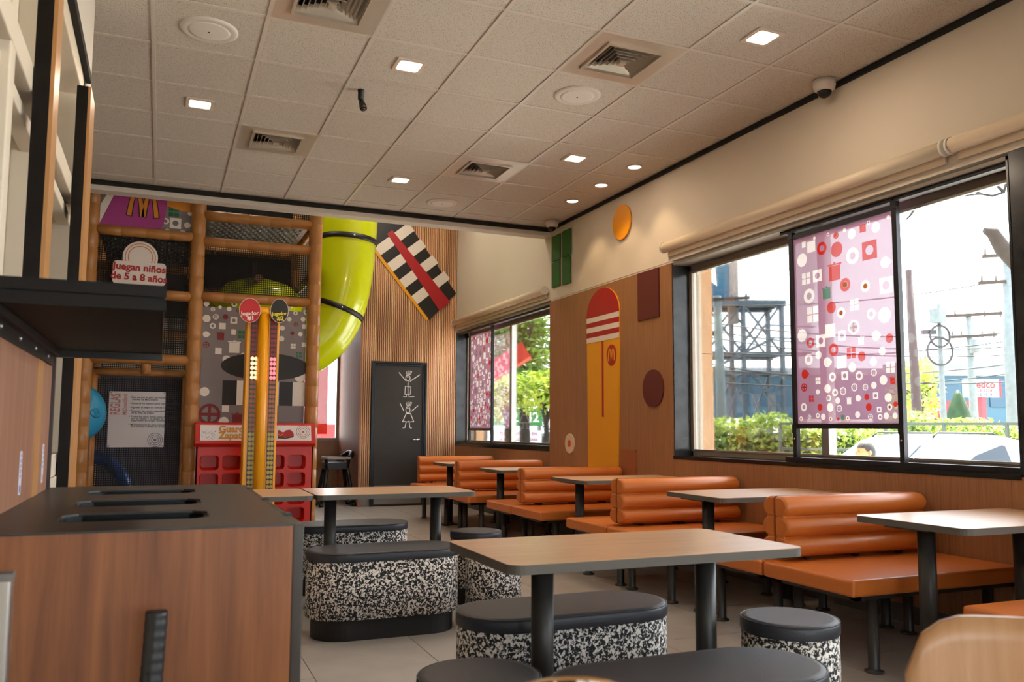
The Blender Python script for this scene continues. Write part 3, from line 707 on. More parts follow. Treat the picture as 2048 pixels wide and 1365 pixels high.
# ------------------------------------------------------------------ foreground chairs
def chair(c, ang, backmat, label, wd=.44, ht=.81, r=.13):
    t = thing('dining_chair', (c.x, c.y, 0), label, 'chair', 'bent-ply chairs')
    U = Vector((cos(ang), sin(ang), 0)); N_ = Vector((-sin(ang), cos(ang), 0)); c = Vector((c.x, c.y, 0))
    # curved back shell
    out = rrect(wd, .40, r, 6); V = []; F = []; nx, nz = 16, 10; G = {}
    mb = MB(); th = .016
    def shp(u, v):
        # map the square to the rounded outline
        x = u*wd/2; zmax = .20
        lim = lambda a: zmax if abs(a) < wd/2-r else zmax-r+math.sqrt(max(0, r*r-(abs(a)-(wd/2-r))**2))
        return x, v*lim(x*.999)
    for side in (0, 1):
        for j in range(nz+1):
            for i in range(nx+1):
                u, v = -1+2*i/nx, -1+2*j/nz; x, z = shp(u, v)
                d = .05*(1-(x/(wd/2))**2) + (th if side else 0) + .02*(z+.2)
                V.append(c + U*x + N_*(d-.07) + Vector((0, 0, ht-.20+z)))
    K = (nx+1)*(nz+1)
    for j in range(nz):
        for i in range(nx):
            a = j*(nx+1)+i; F += [(a, a+1, a+nx+2, a+nx+1), (K+a, K+a+nx+1, K+a+nx+2, K+a+1)]
    rim = [i for i in range(nx+1)] + [j*(nx+1)+nx for j in range(1, nz+1)] + [nz*(nx+1)+i for i in range(nx-1, -1, -1)] + [j*(nx+1) for j in range(nz-1, 0, -1)]
    E_ = [(rim[(k+1) % len(rim)], rim[k], rim[k]+K, rim[(k+1) % len(rim)]+K) for k in range(len(rim))]
    mb.add(V, F, 0, True); base = 0
    for f in E_: mb.f.append(list(f)); mb.mi.append(1); mb.sm.append(True)
    mb.build('backrest', [backmat, mat('ply edge', '#b07c42', .28, coat=.4)], t)
    s0 = c + N_*.20
    MB().prism(rrect(.42, .42, .06, 4), (s0, U, N_), .435, .455).build('seat', wood('pale beech ply', '#b08055', '#c4976c', 'z', 30, .1, .4), t)
    for sx, sy in ((-1, -1), (1, -1), (-1, 1), (1, 1)):
        MB().tube([s0+U*(sx*.17)+N_*(sy*.16)+Vector((0, 0, .435)), s0+U*(sx*.20)+N_*(sy*.20)], .011, 10).build('leg', M_DARKMETAL, t)
    for sx in (-1, 1): MB().tube([s0+U*(sx*.12)+N_*(-.17)+Vector((0, 0, .43)), c+U*(sx*.12)+N_*(.015)+Vector((0, 0, .50)), c+U*(sx*.12)+N_*(.012)+Vector((0, 0, .60))], .010, 10).build('back_support', M_DARKMETAL, t)
    return t
M_PLY = wood('pale beech ply', '#b08055', '#c4976c', 'z', 30, .1, .4)
q = P(2110, 1330, D=1.36); chair(q, -YAW-.32, M_PLY, 'pale plywood chair with curved back, cut off in the bottom right corner', .46, .815, .10)
q = P(1135, 1365, D=1.02); chair(q, -YAW+.12, M_SPECK, 'chair back with speckled face and pale rim, peeking over the bottom edge', .40, .818, .19)

# ------------------------------------------------------------------ wall decoration (right wall)
XF = XW-.008
WRF = ((XF, 0, 0), (0, -1, 0), (0, 0, 1))
def W2(x, y): q = P(x, y, X=XF); return (-q.y, q.z)
def wallpanel(name, poly, m, label, cat='wall panel', group=None, th=.012, holes=()):
    return tag(MB().prism(poly, WRF, .0006, th, holes=holes).build(name, m), label, cat, group)
MG = mat('panel green', '#17601f', .5); MM = mat('panel maroon', '#5c1d1c', .5); MO = mat('panel amber', '#f09a10', .45)
for k, (x0, x1, y0, y1, lab) in enumerate(((1105, 1121.5, 475, 521, 'upper left, by the far corner'), (1126, 1143, 464, 512, 'upper right'), (1105, 1121, 527, 573, 'lower left, above the far window corner'), (1126, 1142, 518, 567, 'lower right'))):
    a, b = W2(x0, y0), W2(x1, y1); a2 = W2(x0, y1+4)
    wallpanel('wall_panel', rect(a[0], b[0], a2[1], a[1]-.0), MG, 'green rectangular wall panel, %s of the four' % lab, group='green wall panels')
wallpanel('round_wall_panel', circ(-7.003, 3.155, .172, 40), MO, 'amber round wall panel high under the downlights')
wallpanel('wall_panel', rect(-6.712, -6.352, 2.14, 2.59), MM, 'maroon rectangular wall panel beside the waving stand-in panel', group='maroon panels')
wallpanel('round_wall_panel', circ(-6.466, 1.497, .172, 40), MM, 'maroon round wall panel left of the big window')
o = wallpanel('round_wall_panel', circ(-8.135, .972, .107, 32), mat('panel cream', '#d3b9a0', .5), 'small cream round wall panel with an orange dot')
MB().prism(circ(-8.135, .972, .040, 24), WRF, .0125, .0135).build('dot', mat('dot orange', '#c4541c', .5), o)
wallpanel('wall_panel', rect(-7.04, -6.77, .62, .935), mat('panel terracotta', '#9a5630', .5), 'terracotta rectangular wall panel low behind a booth back')
# stand-in for the tall figure panel: same size and colours, plain shapes
t = thing('tall_wall_panel', (XF, 7.42, .72), 'tall rounded yellow wall panel with red and white stripes and a round emblem', 'wall panel')
body = [(-7.70, .70), (-7.10, .70), (-7.05, 2.0)]+[(-7.385+.335*cos(a), 2.28+.28*sin(a)) for a in [i*pi/14 for i in range(15)]]+[(-7.72, 2.0)]
MYP = mat('panel yellow', '#e29a0c', .5)
MB().prism(body, WRF, .0006, .014).build('panel', MYP, t)
MRD = mat('panel red', '#a8121a', .5); MWP = mat('panel white', '#ddd0c4', .5)
cap = [(-7.385+.335*cos(a), 2.28+.28*sin(a)) for a in [i*pi/14 for i in range(15)]]
MB().prism([(-7.05, 2.28)]+cap+[(-7.72, 2.28)], WRF, .0142, .018).build('red_cap', MRD, t)
for k in range(5):
    z = 2.28-.052*k; MB().prism(rect(-7.72-.008*0, -7.05, z-.052, z), WRF, .0142, .017).build('stripe', MWP if k % 2 == 0 else MRD, t)
MB().prism(rect(-7.40, -7.365, 1.25, 2.02), WRF, .0142, .0165).build('red_bar', MRD, t)
em = MB().prism(circ(-7.20, 1.86, .095, 28, .105), WRF, .0142, .019).build('emblem_disc', MRD, t)
flat('arches', arch_m(-7.20, 1.86, .115, .125, .020), MYP, em, WRF, .0195)
# stand-in for the striped cut-out on the slat wall
SLF = ((0, YS-.002, 0), (1, 0, 0), (0, 0, 1))
t = thing('striped_wall_panel', (3.5, YS, 3.4), 'slanted black and white striped wall panel high on the slatted wall', 'wall panel')
c0, c1 = Vector((3.02, 4.08)), Vector((3.93, 2.98)); dv = (c1-c0).normalized(); nv = Vector((-dv.y, dv.x)); hw = .33; Ld = (c1-c0).length
def LP(s_, n_): q = c0+dv*s_+nv*n_; return (min(q.x, 4.108), q.y)
outl = [LP(-hw*sin(a), -hw*cos(a)) for a in [i*pi/12 for i in range(13)]] + [LP(Ld, hw), LP(Ld+.02, -hw)]
MB().prism(outl, SLF, .0, .012).build('panel', M_PBLACK, t)
for k in range(4):
    s0 = .10+.30*k; MB().prism([LP(s0, -hw), LP(s0+.15, -hw), LP(s0+.15, hw), LP(s0, hw)][::1], SLF, .0122, .0145).build('white_stripe', MWP, t)
MB().prism([LP(.05, -.05), LP(Ld, -.11), LP(Ld, .11), LP(.05, .05)], SLF, .0148, .017).build('red_band', MRD, t)
MB().prism([LP(.1, -hw-.045), LP(Ld, -hw-.045), LP(Ld, -hw), LP(.1, -hw)], SLF, .0, .013).build('yellow_edge', MYP, t)

# ------------------------------------------------------------------ roller blinds and printed banners
M_BLIND = mat('cream blind', '#dcc8ac', .5)
yj = P(1893, 290, X=XW-.06).y
for k, (a, b, lab) in enumerate(((yj+.008, 6.225, 'cream rolled-up blind above the big window, the longer visible roll'), (-1.6, yj-.008, 'cream rolled-up blind at the top right corner, past the bracket'), (8.70, YS-.02, 'cream rolled-up blind above the far window by the slatted wall'))):
    t = thing('roller_blind', (XW-.055, (a+b)/2, 2.73), lab, 'blind', 'rolled-up window blinds')
    MB().tube([(XW-.052, a+.02, 2.735), (XW-.052, b-.02, 2.735)], .044, 24).build('roll', M_BLIND, t)
    MB().box(XW-.024, XW-.010, a+.035, b-.035, 2.652, 2.722).build('hem_bar', M_BLIND, t)
    for y in (a, b): MB().tube([(XW-.052, y-.004 if y == b else y+.004, 2.735), (XW-.052, y-.018 if y == b else y+.018, 2.735)], .050, 24).build('end_bracket', mat('bracket white', '#e3dccf', .4), t)
# icons for print: returns {colour: [polys]}
def icon(kind, x, y, s):
    if kind == 'disc': return [circ(x, y, s/2, 18)]
    if kind == 'ring': return [(circ(x, y, s/2, 20), [circ(x, y, s*.24, 14)])]
    if kind == 'sq': return [rect(x-s/2, x+s/2, y-s/2, y+s/2)]
    if kind == 'sqh': return [(rect(x-s/2, x+s/2, y-s/2, y+s/2), [circ(x, y, s*.27, 14)])]
    if kind == 'win': h = s*.46; return [rect(x-s/2+i*(s-h), x-s/2+i*(s-h)+h, y-s/2+j*(s-h), y-s/2+j*(s-h)+h) for i in (0, 1) for j in (0, 1)]
    if kind == 'pot': return [rect(x-s*.4, x+s*.4, y-s/2, y+s*.32), rect(x-s/2, x+s/2, y+s*.34, y+s*.42), rect(x-s*.07, x+s*.07, y+s*.42, y+s*.52)]
    if kind == 'drop': return [circ(x, y, s*.42, 16)[2:-1]+[(x+s*.58, y)]]
    if kind == 'plus': return [(circ(x, y, s/2, 24), [circ(x, y, s*.36, 18)]), rect(x-s*.38, x+s*.38, y-s*.07, y+s*.07), rect(x-s*.07, x+s*.07, y-s*.38, y-s*.071), rect(x-s*.07, x+s*.07, y+s*.071, y+s*.38)]
    return [circ(x, y, s/2, 18)]
def scatter(x0, x1, y0, y1, n, smin, smax, rnd, cols, grow=True):
    out = {}; placed = []
    for _ in range(n*60):
        if len(placed) >= n: break
        y = rnd.uniform(y0, y1); f = (y-y0)/(y1-y0) if grow else rnd.random()
        s = (smin+(smax-smin)*f)*rnd.uniform(.7, 1.15); s = min(s, y-y0-.004, y1-y, 1)*1.0
        x = rnd.uniform(x0+s*.6, x1-s*.6)
        if s < smin*.5 or any(math.hypot(x-a, y-b) < (s+c)*.60 for a, b, c in placed): continue
        placed.append((x, y, s)); k = rnd.choice(('disc', 'disc', 'ring', 'sq', 'sqh', 'win', 'pot', 'drop', 'plus', 'ring', 'disc'))
        out.setdefault(rnd.choice(cols), []).append(icon(k, x, y, s))
        if k == 'ring' and rnd.random() < .4: out.setdefault('orange', []).append([circ(x, y, s*.22, 12)])
    return out
XB = XW+.050
BF = ((XB, 0, 0), (0, -1, 0), (0, 0, 1))
M_BAR = mat('dark banner frame', '#26262a', .35, .4)
def banner(name, ya, yb, z0, z1, fab, icons, label, track, each=True):
    t = thing(name, (XB, (ya+yb)/2, ZW0), label, 'banner', 'printed banners hung in the windows')
    for y in (ya, yb):
        st = MB().box(XB-.018, XB+.018, y-.018, y+.018, ZW0+.03, ZW1-.03).build('stile', M_BAR, t, bevel=.002, seg=1)
        for z in (z1+.03, z0-.03): MB().box(XB-.021, XB-.0, y-.021, y+.021, z-.03, z+.03).build('clamp', M_BAR, st)
        for z in (z1+.06, z0-.10): MB().lathe([(.008, 0), (.006, -.004), (.001, -.004)], (XB-.018, y, z), 10, 0, 'x').build('screw', M_CHROME, st)
    for z in (z1+.012, z0-.012): MB().box(XB-.014, XB+.014, ya+.018, yb-.018, z-.016, z+.016).build('rail', M_BAR, t)
    # the sheet is woven around its printed icons, so the print is part of the same thin layer
    cut, isl = [], []
    for c, pls in icons.items():
        for pl in pls:
            if c == 'orange': continue
            for q in pl:
                if isinstance(q, tuple): cut.append(q[0]); isl += q[1]
                elif not (isinstance(pl[0], tuple) and len(pl) > 1): cut.append(q)
    mb = MB().prism(rect(-yb+.014, -ya-.014, z0, z1), BF, 0, 0, holes=cut)
    for q in isl: mb.prism(q, BF, 0, 0)
    mb.build('printed_sheet', fab, t)
    for c, pls in icons.items():
        for pl in (pls if each else [[q for i_ in pls for q in i_]]):
          o = flat('printed_icon', pl, {'white': see('banner white', '#f6f2f4', .94, tl_share=.14), 'red': see('banner red', '#c0261c', .975), 'green': see('banner green', '#4f7a68', .97), 'orange': see('banner orange', '#e0883a', .975), 'grey': see('banner grey', '#7f7a7c', .975)}[c], t, BF, .0 if not (isinstance(pl[0], tuple) and len(pl) > 1) and c != 'orange' else .0012)
          if not each: o['kind'] = 'stuff'
    MB().box(XB-.022, XB+.03, track[0], track[1], ZW1-.045, ZW1-.002).build('top_track', M_BAR, t)
    MB().box(XB-.022, XB+.03, track[0], track[1], ZW0+.002, ZW0+.034).build('bottom_track', M_BAR, t)
    return t
rnd = random.Random(3)
banner('window_banner', 3.778, 4.703, 1.165, 2.50, see('banner sheet lilac', '#b58bab', .925, tl_share=.10), scatter(-4.68, -3.80, 1.17, 2.49, 96, .045, .135, rnd, ['white']*9+['red', 'red', 'green']), 'large translucent banner printed with white icons, hung across the big window', (2.99, 4.80))
banner('window_banner', 10.60, 11.50, 1.13, 2.49, see('banner sheet rose', '#b98aa0', .975, tl_share=.12), scatter(-11.48, -10.62, 1.14, 2.48, 130, .045, .11, rnd, ['white']*7+['red', 'red', 'grey']), 'pink printed banner in the far window beside the slatted wall', (8.66, 11.95), False)

# ------------------------------------------------------------------ play structure
YP = 9.27; RP, RR = .072, .053
t = ps = thing('play_structure', (.4, 9.9, 0), 'indoor climbing frame of tan ringed poles and black nets', 'play structure')
def bamboo(a, b, r, name='rail', parent=None, step=.215):
    a, b = Vector(a), Vector(b); L_ = (b-a).length; n = max(2, int(L_/step)); pts, rs = [], []
    for i in range(n):
        f0, f1 = i/n, (i+1)/n; e = .009/L_
        if i: pts += [a.lerp(b, f0-e), a.lerp(b, f0), a.lerp(b, f0+e)]; rs += [r*1.02, r*.93, r*1.02]
        else: pts.append(a); rs.append(r)
    pts.append(b); rs.append(r)
    return MB().tube(pts, rs, 16).build(name, M_BAMBOO, parent or ps)
XR, XM, XLP = 1.525, .300, -.715; YQ = 10.75
for x in (XR, XM, XLP):
    bamboo((x, YP, 0), (x, YP, 4.5), RP, 'post'); bamboo((x, YQ, 0), (x, YQ, 4.5), RP*.8, 'post')
bamboo((-1.9, YP, 0), (-1.9, YP, 4.5), RP, 'post')
for z in (3.37, 3.085, 2.50): bamboo((XM+.05, YP, z), (XR-.05, YP, z), RR)
for z in (3.12, 2.485, 1.815): bamboo((XLP+.05, YP, z), (XM-.05, YP, z), RR); bamboo((-1.85, YP, z), (XLP-.05, YP, z), RR)
for z in (2.78, 3.30, 2.45): bamboo((XM+.05, YQ, z), (XR-.05, YQ, z), RR*.9)
for z in (2.90, 2.15): bamboo((XLP, 10.1, z), (XM, 10.1, z), RR*.9)
for x in (XM, XR):
    for z in (3.34, 2.80): bamboo((x-.03, YP+.05, z), (x-.03, YQ, z), RR*.85)
bamboo((.98, YP+.5, 2.83), (.98, YQ, 2.83), RR*.8)
MB().box(.93, .97, 9.95, 9.99, 2.45, 3.05).build('strap_post', M_BLACK, ps)
# dimpled decks seen from below
MDK = mat('grey moulded deck', '#8d8a84', .35)
dk = MB().box(XM+.08, XR-.08, YP+.06, YQ-.1, 3.33, 3.36).build('deck_panel', MDK, ps)
mb = MB()
for i in range(15):
    for j in range(14):
        x = XM+.13+i*.073+(.036 if j % 2 else 0); y = YP+.12+j*.095
        if x < XR-.12: mb.lathe([(.026, 0), (.022, -.012), (.012, -.018), (.001, -.020)], (x, y, 3.331), 9)
o = mb.build('deck_dimples', MDK, dk); o['kind'] = 'stuff'
dk2 = MB().box(XLP+.08, XM-.08, YP+.06, YQ-.1, 3.07, 3.10).build('deck_panel', mat('dark moulded deck', '#4a4a48', .4), ps)
mb = MB()
for i in range(12):
    for j in range(12):
        x = XLP+.14+i*.073+(.036 if j % 2 else 0); y = YP+.14+j*.1
        if x < XM-.12: mb.lathe([(.024, 0), (.018, -.012), (.001, -.018)], (x, y, 3.071), 8)
o = mb.build('deck_dimples', MDK, dk2); o['kind'] = 'stuff'
MB().box(-1.85, XLP-.08, YP+.06, YQ-.1, 2.40, 2.44).build('deck_panel', mat('dark moulded deck', '#4a4a48', .4), ps)
# nets
def netp(x0, x1, z0, z1, y, m=M_NET, name='net'): return MB().add([(x0, y, z0), (x1, y, z0), (x1, y, z1), (x0, y, z1)], [(0, 1, 2, 3)]).build(name, m, ps)
netp(XM+.06, XR-.06, 2.55, 3.04, YP-.01); netp(XM+.06, XR-.06, 3.42, 4.4, YP-.01)
netp(XLP+.06, XM-.06, 2.54, 3.07, YP-.01); netp(XLP+.06, XM-.06, 1.87, 2.43, YP-.01); netp(-1.84, XLP-.06, 1.87, 3.07, YP-.01)
netp(-.60, .22, .12, 1.63, YP+.22, M_NETD)
MB().box(XM-.02, XR+.02, YQ+.06, YQ+.09, 2.2, 4.5).build('rear_panel', mat('black back cloth', '#0b0a0a', .9), ps)
MB().box(-1.9, XM-.02, YQ+.06, YQ+.09, .0, 1.75).build('rear_panel', mat('slate back cloth', '#7d7d8e', .9), ps)
MB().box(-1.9, XM-.02, YQ+.06, YQ+.09, 2.45, 4.5).build('rear_panel', mat('umber back cloth', '#2e261f', .9), ps)
netp(-1.9, XM, 1.75, 2.45, YQ+.07, M_NET)
# inner doorway frame behind the lower net
for x in (-.64, .245): bamboo((x, YP+.20, 0), (x, YP+.20, 1.70), .04, 'frame_pole')
bamboo((-.64, YP+.20, 1.69), (.245, YP+.20, 1.69), .04, 'frame_pole')
bamboo((-.15, YP+.02, 1.78), (-.15, YP+.02, 1.66), .045, 'stub_pole')
# inner lime tunnel
MB().tube([(.62, 10.1, 2.42), (.78, 10.1, 2.60), (1.0, 10.15, 2.66), (1.25, 10.2, 2.62), (1.42, 10.3, 2.55)], [.22, .24, .25, .24, .22], 20).build('tunnel', M_LIME, ps)
# blue play pieces at the left
p = P(146, 826, Y=9.36)
bd = MB().lathe([(.30, .0), (.30, -.03), (.27, -.07), (.19, -.11), (.07, -.125), (.001, -.126)], (p.x, 9.42, p.z), 36, 0, 'y').build('blue_dome', mat('sky blue plastic', '#2fa3d6', .3), ps)
for a in range(8):
    q = (p.x+.19*cos(a*pi/4), 9.42-.108, p.z+.19*sin(a*pi/4)); MB().lathe([(.03, 0), (.034, -.01), (.026, -.016), (.014, -.004), (.001, -.004)], q, 14, 0, 'y').build('dome_stud', mat('sky blue plastic', '#2fa3d6', .3), bd)
MB().lathe([(.045, 0), (.05, -.014), (.036, -.02), (.02, -.004), (.001, -.004)], (p.x+.21, 9.42-.10, p.z), 16, 0, 'y').build('dome_stud', mat('sky blue plastic', '#2fa3d6', .3), bd)
mb = MB(); pts = [(-.70+.40*cos(a), 9.75, .40+.42*sin(a)) for a in [2*pi*i/28 for i in range(29)]]; mb.tube(pts, .07, 12, caps=False); mb.build('tunnel_mouth', mat('deep blue plastic', '#0a4fa0', .3), ps)
# icon mural between the posts
def DP(x, y, Y): q = P(x, y, Y=Y); return (q.x, q.z)
YM = 9.30
MF_ = ((0, YM, 0), (1, 0, 0), (0, 0, 1))
mu = MB().box(XM+.075, XR-.075, YM, YM+.015, 1.05, 2.40).build('mural_panel', M_GREY, ps)
def CR(x, y): return DP(380+x/3.1025, 560+y/3.1025, YM)
def ip(kind, x, y, s): c = CR(x, y); return icon(kind, c[0], c[1], s/3.1025*9.0/1668)
for k, x, y, s in (('disc', 103, 148, 34), ('plus', 142, 183, 26), ('disc', 187, 170, 20), ('disc', 243, 182, 28), ('ring', 275, 152, 34), ('disc', 103, 240, 46), ('plus', 160, 230, 34), ('sqh', 272, 252, 40), ('ring', 141, 286, 36), ('sq', 201, 287, 38), ('pot', 270, 323, 34), ('drop', 100, 338, 44), ('sq', 176, 442, 38), ('pot', 275, 415, 76), ('disc', 226, 493, 46), ('disc', 90, 695, 56), ('sq', 220, 800, 40), ('disc', 210, 880, 56), ('ring', 330, 470, 34),
                   ('sq', 616, 175, 22), ('ring', 655, 207, 28), ('ring', 722, 203, 34), ('disc', 616, 245, 28), ('disc', 702, 245, 30), ('pot', 708, 290, 30), ('disc', 572, 300, 32), ('disc', 685, 338, 28), ('ring', 730, 348, 24), ('disc', 568, 366, 34), ('win', 640, 412, 30), ('pot', 706, 402, 30), ('sqh', 726, 462, 22), ('disc', 683, 600, 72), ('ring', 700, 545, 40), ('disc', 640, 560, 40), ('sq', 610, 500, 34)): flat('icon', ip(k, x, y, s), M_PWHITE, mu, MF_, .001)
for k, x, y, s in (('plus', 300, 190, 26), ('disc', 220, 230, 32), ('pot', 190, 348, 50), ('plus', 101, 403, 36), ('plus', 120, 835, 128), ('pot', 293, 860, 70), ('plus', 657, 277, 28), ('disc', 636, 332, 22)): flat('icon', ip(k, x, y, s), M_PRED, mu, MF_, .0012)
for k, x, y, s in (('win', 322, 340, 48), ('win', 675, 466, 34)): flat('icon', ip(k, x, y, s), M_PGREEN, mu, MF_, .0011)
# plain striped stand-in on the mural where a figure was printed
c = CR(200, 700); e = CR(720, 700)
for k in range(6):
    x0 = c[0]+(e[0]-c[0])*k/6; x1 = c[0]+(e[0]-c[0])*(k+1)/6
    flat('stripe', [rect(x0, x1, c[1]-.13, c[1]+.13)], M_PBLACK if k % 2 == 0 else M_PWHITE, mu, MF_, .0016)
flat('black_ellipse', [circ(CR(470, 540)[0], CR(470, 540)[1], .46, 36, .15)], M_PBLACK, mu, MF_, .0018)
# upper left mural
mu2 = MB().box(XLP-.9, XM-.07, YM, YM+.015, 3.17, 4.1).build('mural_panel', M_GREY, ps)
def UL(x, y): return DP(x/3.4125, 340+y/3.4125, YM)
flat('purple_block', [[UL(*q) for q in ((668, 392), (1085, 432), (1120, 360), (1138, 250), (1138, 160), (1100, 60), (850, 30), (800, 130), (740, 250))]], mat('print purple', '#a83c8a', .5), mu2, MF_, .0012)
flat('white_band', [[UL(*q) for q in ((618, 388), (665, 390), (800, 130), (760, 120), (690, 230))]], M_PWHITE, mu2, MF_, .0014)
flat('orange_block', [[UL(*q) for q in ((1140, 160), (1140, 245), (1200, 270), (1300, 292), (1330, 262), (1350, 240), (1352, 175), (1340, 60), (1140, 60))]], M_PORANGE, mu2, MF_, .0013)
flat('orange_block', [[UL(*q) for q in ((628, 160), (700, 165), (738, 118), (628, 100))]], M_PORANGE, mu2, MF_, .0013)
cM = UL(978, 245); flat('arches_shadow', arch_m(cM[0], cM[1], .245, .26, .050), M_PBLACK, mu2, MF_, .0018); flat('arches', arch_m(cM[0], cM[1]+.004, .24, .26, .034), M_PORANGE, mu2, MF_, .0022)
for k, x, y, s in (('ring', 1132, 350, 42), ('sqh', 1198, 365, 70), ('drop', 1278, 378, 48), ('sq', 1325, 336, 30), ('ring', 1142, 422, 40), ('sq', 1248, 430, 30), ('disc', 1298, 300, 30)): c = UL(x, y); flat('icon', icon(k, c[0], c[1], s/3.4125*9.0/1668), M_PWHITE, mu2, MF_, .0011)
c = UL(1187, 288); flat('icon', icon('win', c[0], c[1], .10), M_PGREEN, mu2, MF_, .0011)
# lime tube slide
sl = thing('tube_slide', (2.05, 10.35, 0), 'lime green tube slide with black joint bands beside the climbing frame', 'slide')
cps = [DP(x, y, 10.35) for x, y in ((705, 330), (703, 400), (698, 470), (690, 545), (676, 612), (648, 665), (600, 700), (530, 720))]
cp = [Vector((x, 10.35, z)) for x, z in cps]
def spline(pts, n):
    out = []
    for i in range(len(pts)-1):
        p0, p1, p2, p3 = pts[max(i-1, 0)], pts[i], pts[i+1], pts[min(i+2, len(pts)-1)]
        for k in range(n):
            t_ = k/n; out.append(.5*((2*p1)+(p2-p0)*t_+(2*p0-5*p1+4*p2-p3)*t_*t_+(3*p1-p0-3*p2+p3)*t_**3))
    out.append(pts[-1]); return out
sp = spline(cp, 6); RS = .345
segs = [(0, 13), (13, 25), (25, len(sp)-1)]
for a, b in segs: MB().tube(sp[a:b+1], RS, 36, caps=False).build('tube_section', M_LIME, sl)
for k in (13, 25):
    d = (sp[k+1]-sp[k-1]).normalized()
    bnd = MB().tube([sp[k]-d*.034, sp[k]-d*.03, sp[k]+d*.03, sp[k]+d*.034], [RS, RS+.014, RS+.014, RS], 36, caps=False).build('joint_band', M_BLACK, sl)
    for a in (-.9, -2.2): q = sp[k]+Vector((sin(a)*0, -RS-.012, 0)) if a < -2 else sp[k]+d.cross(Vector((0, 1, 0)))*(RS+.01); MB().lathe([(.012, 0), (.010, -.01), (.001, -.012)], q, 8, 0, 'y').build('bolt', M_CHROME, bnd)
MB().lathe([(RS+.05, 0), (RS+.05, .03), (RS, .03)], sp[0], 30).build('top_flange', M_LIME, sl)

# ------------------------------------------------------------------ shoe rack
YK = 9.02
sr = thing('shoe_rack', (.9, 9.1, 0), 'red moulded shoe rack with rows of cubbies and a slanted header', 'shoe rack')
xl, xr = DP(397, 900, YK)[0]-.02, DP(626, 900, YK)[0]
cw = (DP(579, 900, YK)[0]-DP(403, 900, YK)[0])/4; ch = (DP(500, 910, YK)[1]-DP(500, 1017, YK)[1])/3; zt = DP(500, 908, YK)[1]; xc0 = DP(403, 900, YK)[0]-.03
cells = []
for j in range(4):
    for i in range(5): cells.append((xc0+cw*(i+.5), zt-ch*(j+.5)))
holes = [rrect(cw*.84, ch*.82, .035, 4, x, z) for x, z in cells]
MB().prism(rect(xl, xr, .0, .935), ((0, YK, 0), (1, 0, 0), (0, 0, 1)), -.012, 0, holes=holes).build('front', M_RED, sr)
for x, z in cells:
    o, i_ = rrect(cw*.84, ch*.82, .035, 4, x, z), rrect(cw*.70, ch*.66, .03, 4, x, z+.008); n = len(o)
    V = [(a, YK, b) for a, b in o]+[(a, YK+.14, b) for a, b in i_]; F = [(k, k+n, n+(k+1) % n, (k+1) % n) for k in range(n)]+[tuple(range(n, 2*n))[::-1]]
    MB().add(V, F).build('cubby', M_RED, sr)
MB().box(xl, xl+.012, YK, YK+.16, 0, 1.1).build('side', M_RED, sr); MB().box(xr-.012, xr, YK, YK+.16, 0, 1.1).build('side', M_RED, sr)
hd = MB(); hp = [(YK-.012, .925), (YK-.05, .955), (YK-.055, .985), (YK-.0, 1.165), (YK+.02, 1.175), (YK+.165, 1.175), (YK+.165, .925)]
V = [(x, y, z) for x in (xl-.02, xr+.02) for y, z in hp]; n = len(hp)
F = [(i, (i+1) % n, n+(i+1) % n, n+i) for i in range(n)]+[tuple(range(n))[::-1], tuple(range(n, 2*n))]
hdr = MB().add(V, F).build('header', M_RED, sr, bevel=.006)
O_ = Vector((xl+.03, YK-.053, .99)); W_ = Vector((0, .055, .18)).normalized(); U_ = Vector((1, 0, 0)); Lh = xr-xl-.06
lbl = MB().prism(rect(0, Lh, .0, .165), (O_, U_, W_), .001, .003).build('label_plate', mat('label white', '#e6e2e4', .4), hdr)
text('lettering', 'Guarda', .095, mat('letter amber', '#c98a2e', .5), lbl, O_+U_*(Lh*.16)+W_*.118, U_, W_, bold=.004, lift=.005)
text('lettering', 'Zapatos', .095, mat('letter amber', '#c98a2e', .5), lbl, O_+U_*(Lh*.16)+W_*.050, U_, W_, bold=.004, lift=.005)
LF = (O_, U_, W_)
flat('target_rings', [(circ(Lh*.925, .095, .072, 32), [circ(Lh*.925, .095, .067, 32)]), (circ(Lh*.925, .095, .055, 28), [circ(Lh*.925, .095, .050, 28)]), (circ(Lh*.925, .095, .038, 24), [circ(Lh*.925, .095, .033, 24)]), circ(Lh*.925, .095, .013, 14)], mat('ring ink', '#a05a50', .5), lbl, LF, .0042)
# printed shoe
sh = [(.0, .0), (.155, .012), (.165, .03), (.155, .06), (.125, .088), (.085, .083), (.06, .06), (.035, .065), (.02, .085), (.0, .08), (-.004, .03)]
flat('printed_shoe', [[(Lh*.69+a, .03+b) for a, b in sh]], mat('shoe red', '#b0121c', .4), lbl, LF, .0042)
flat('printed_sole', stroke([(Lh*.69-.004, .03), (Lh*.69+.08, .026), (Lh*.69+.16, .044)], .014), M_PBLACK, lbl, LF, .0046)
flat('printed_laces', stroke([(Lh*.69-.03, .05), (Lh*.69+.0, .07), (Lh*.69+.03, .055), (Lh*.69+.055, .075)], .006), M_PYEL, lbl, LF, .005)
mb = MB(); rr = random.Random(5)
for k in range(70):
    x, y, a = rr.uniform(.01, Lh*.13), rr.uniform(.01, .10), rr.uniform(0, pi); mb.prism(stroke([(x, y), (x+.008*cos(a), y+.008*sin(a))], .003)[0], LF, .0042, .0042)
o = mb.build('confetti_marks', mat('confetti ink', '#6a5a72', .6), lbl); o['kind'] = 'stuff'

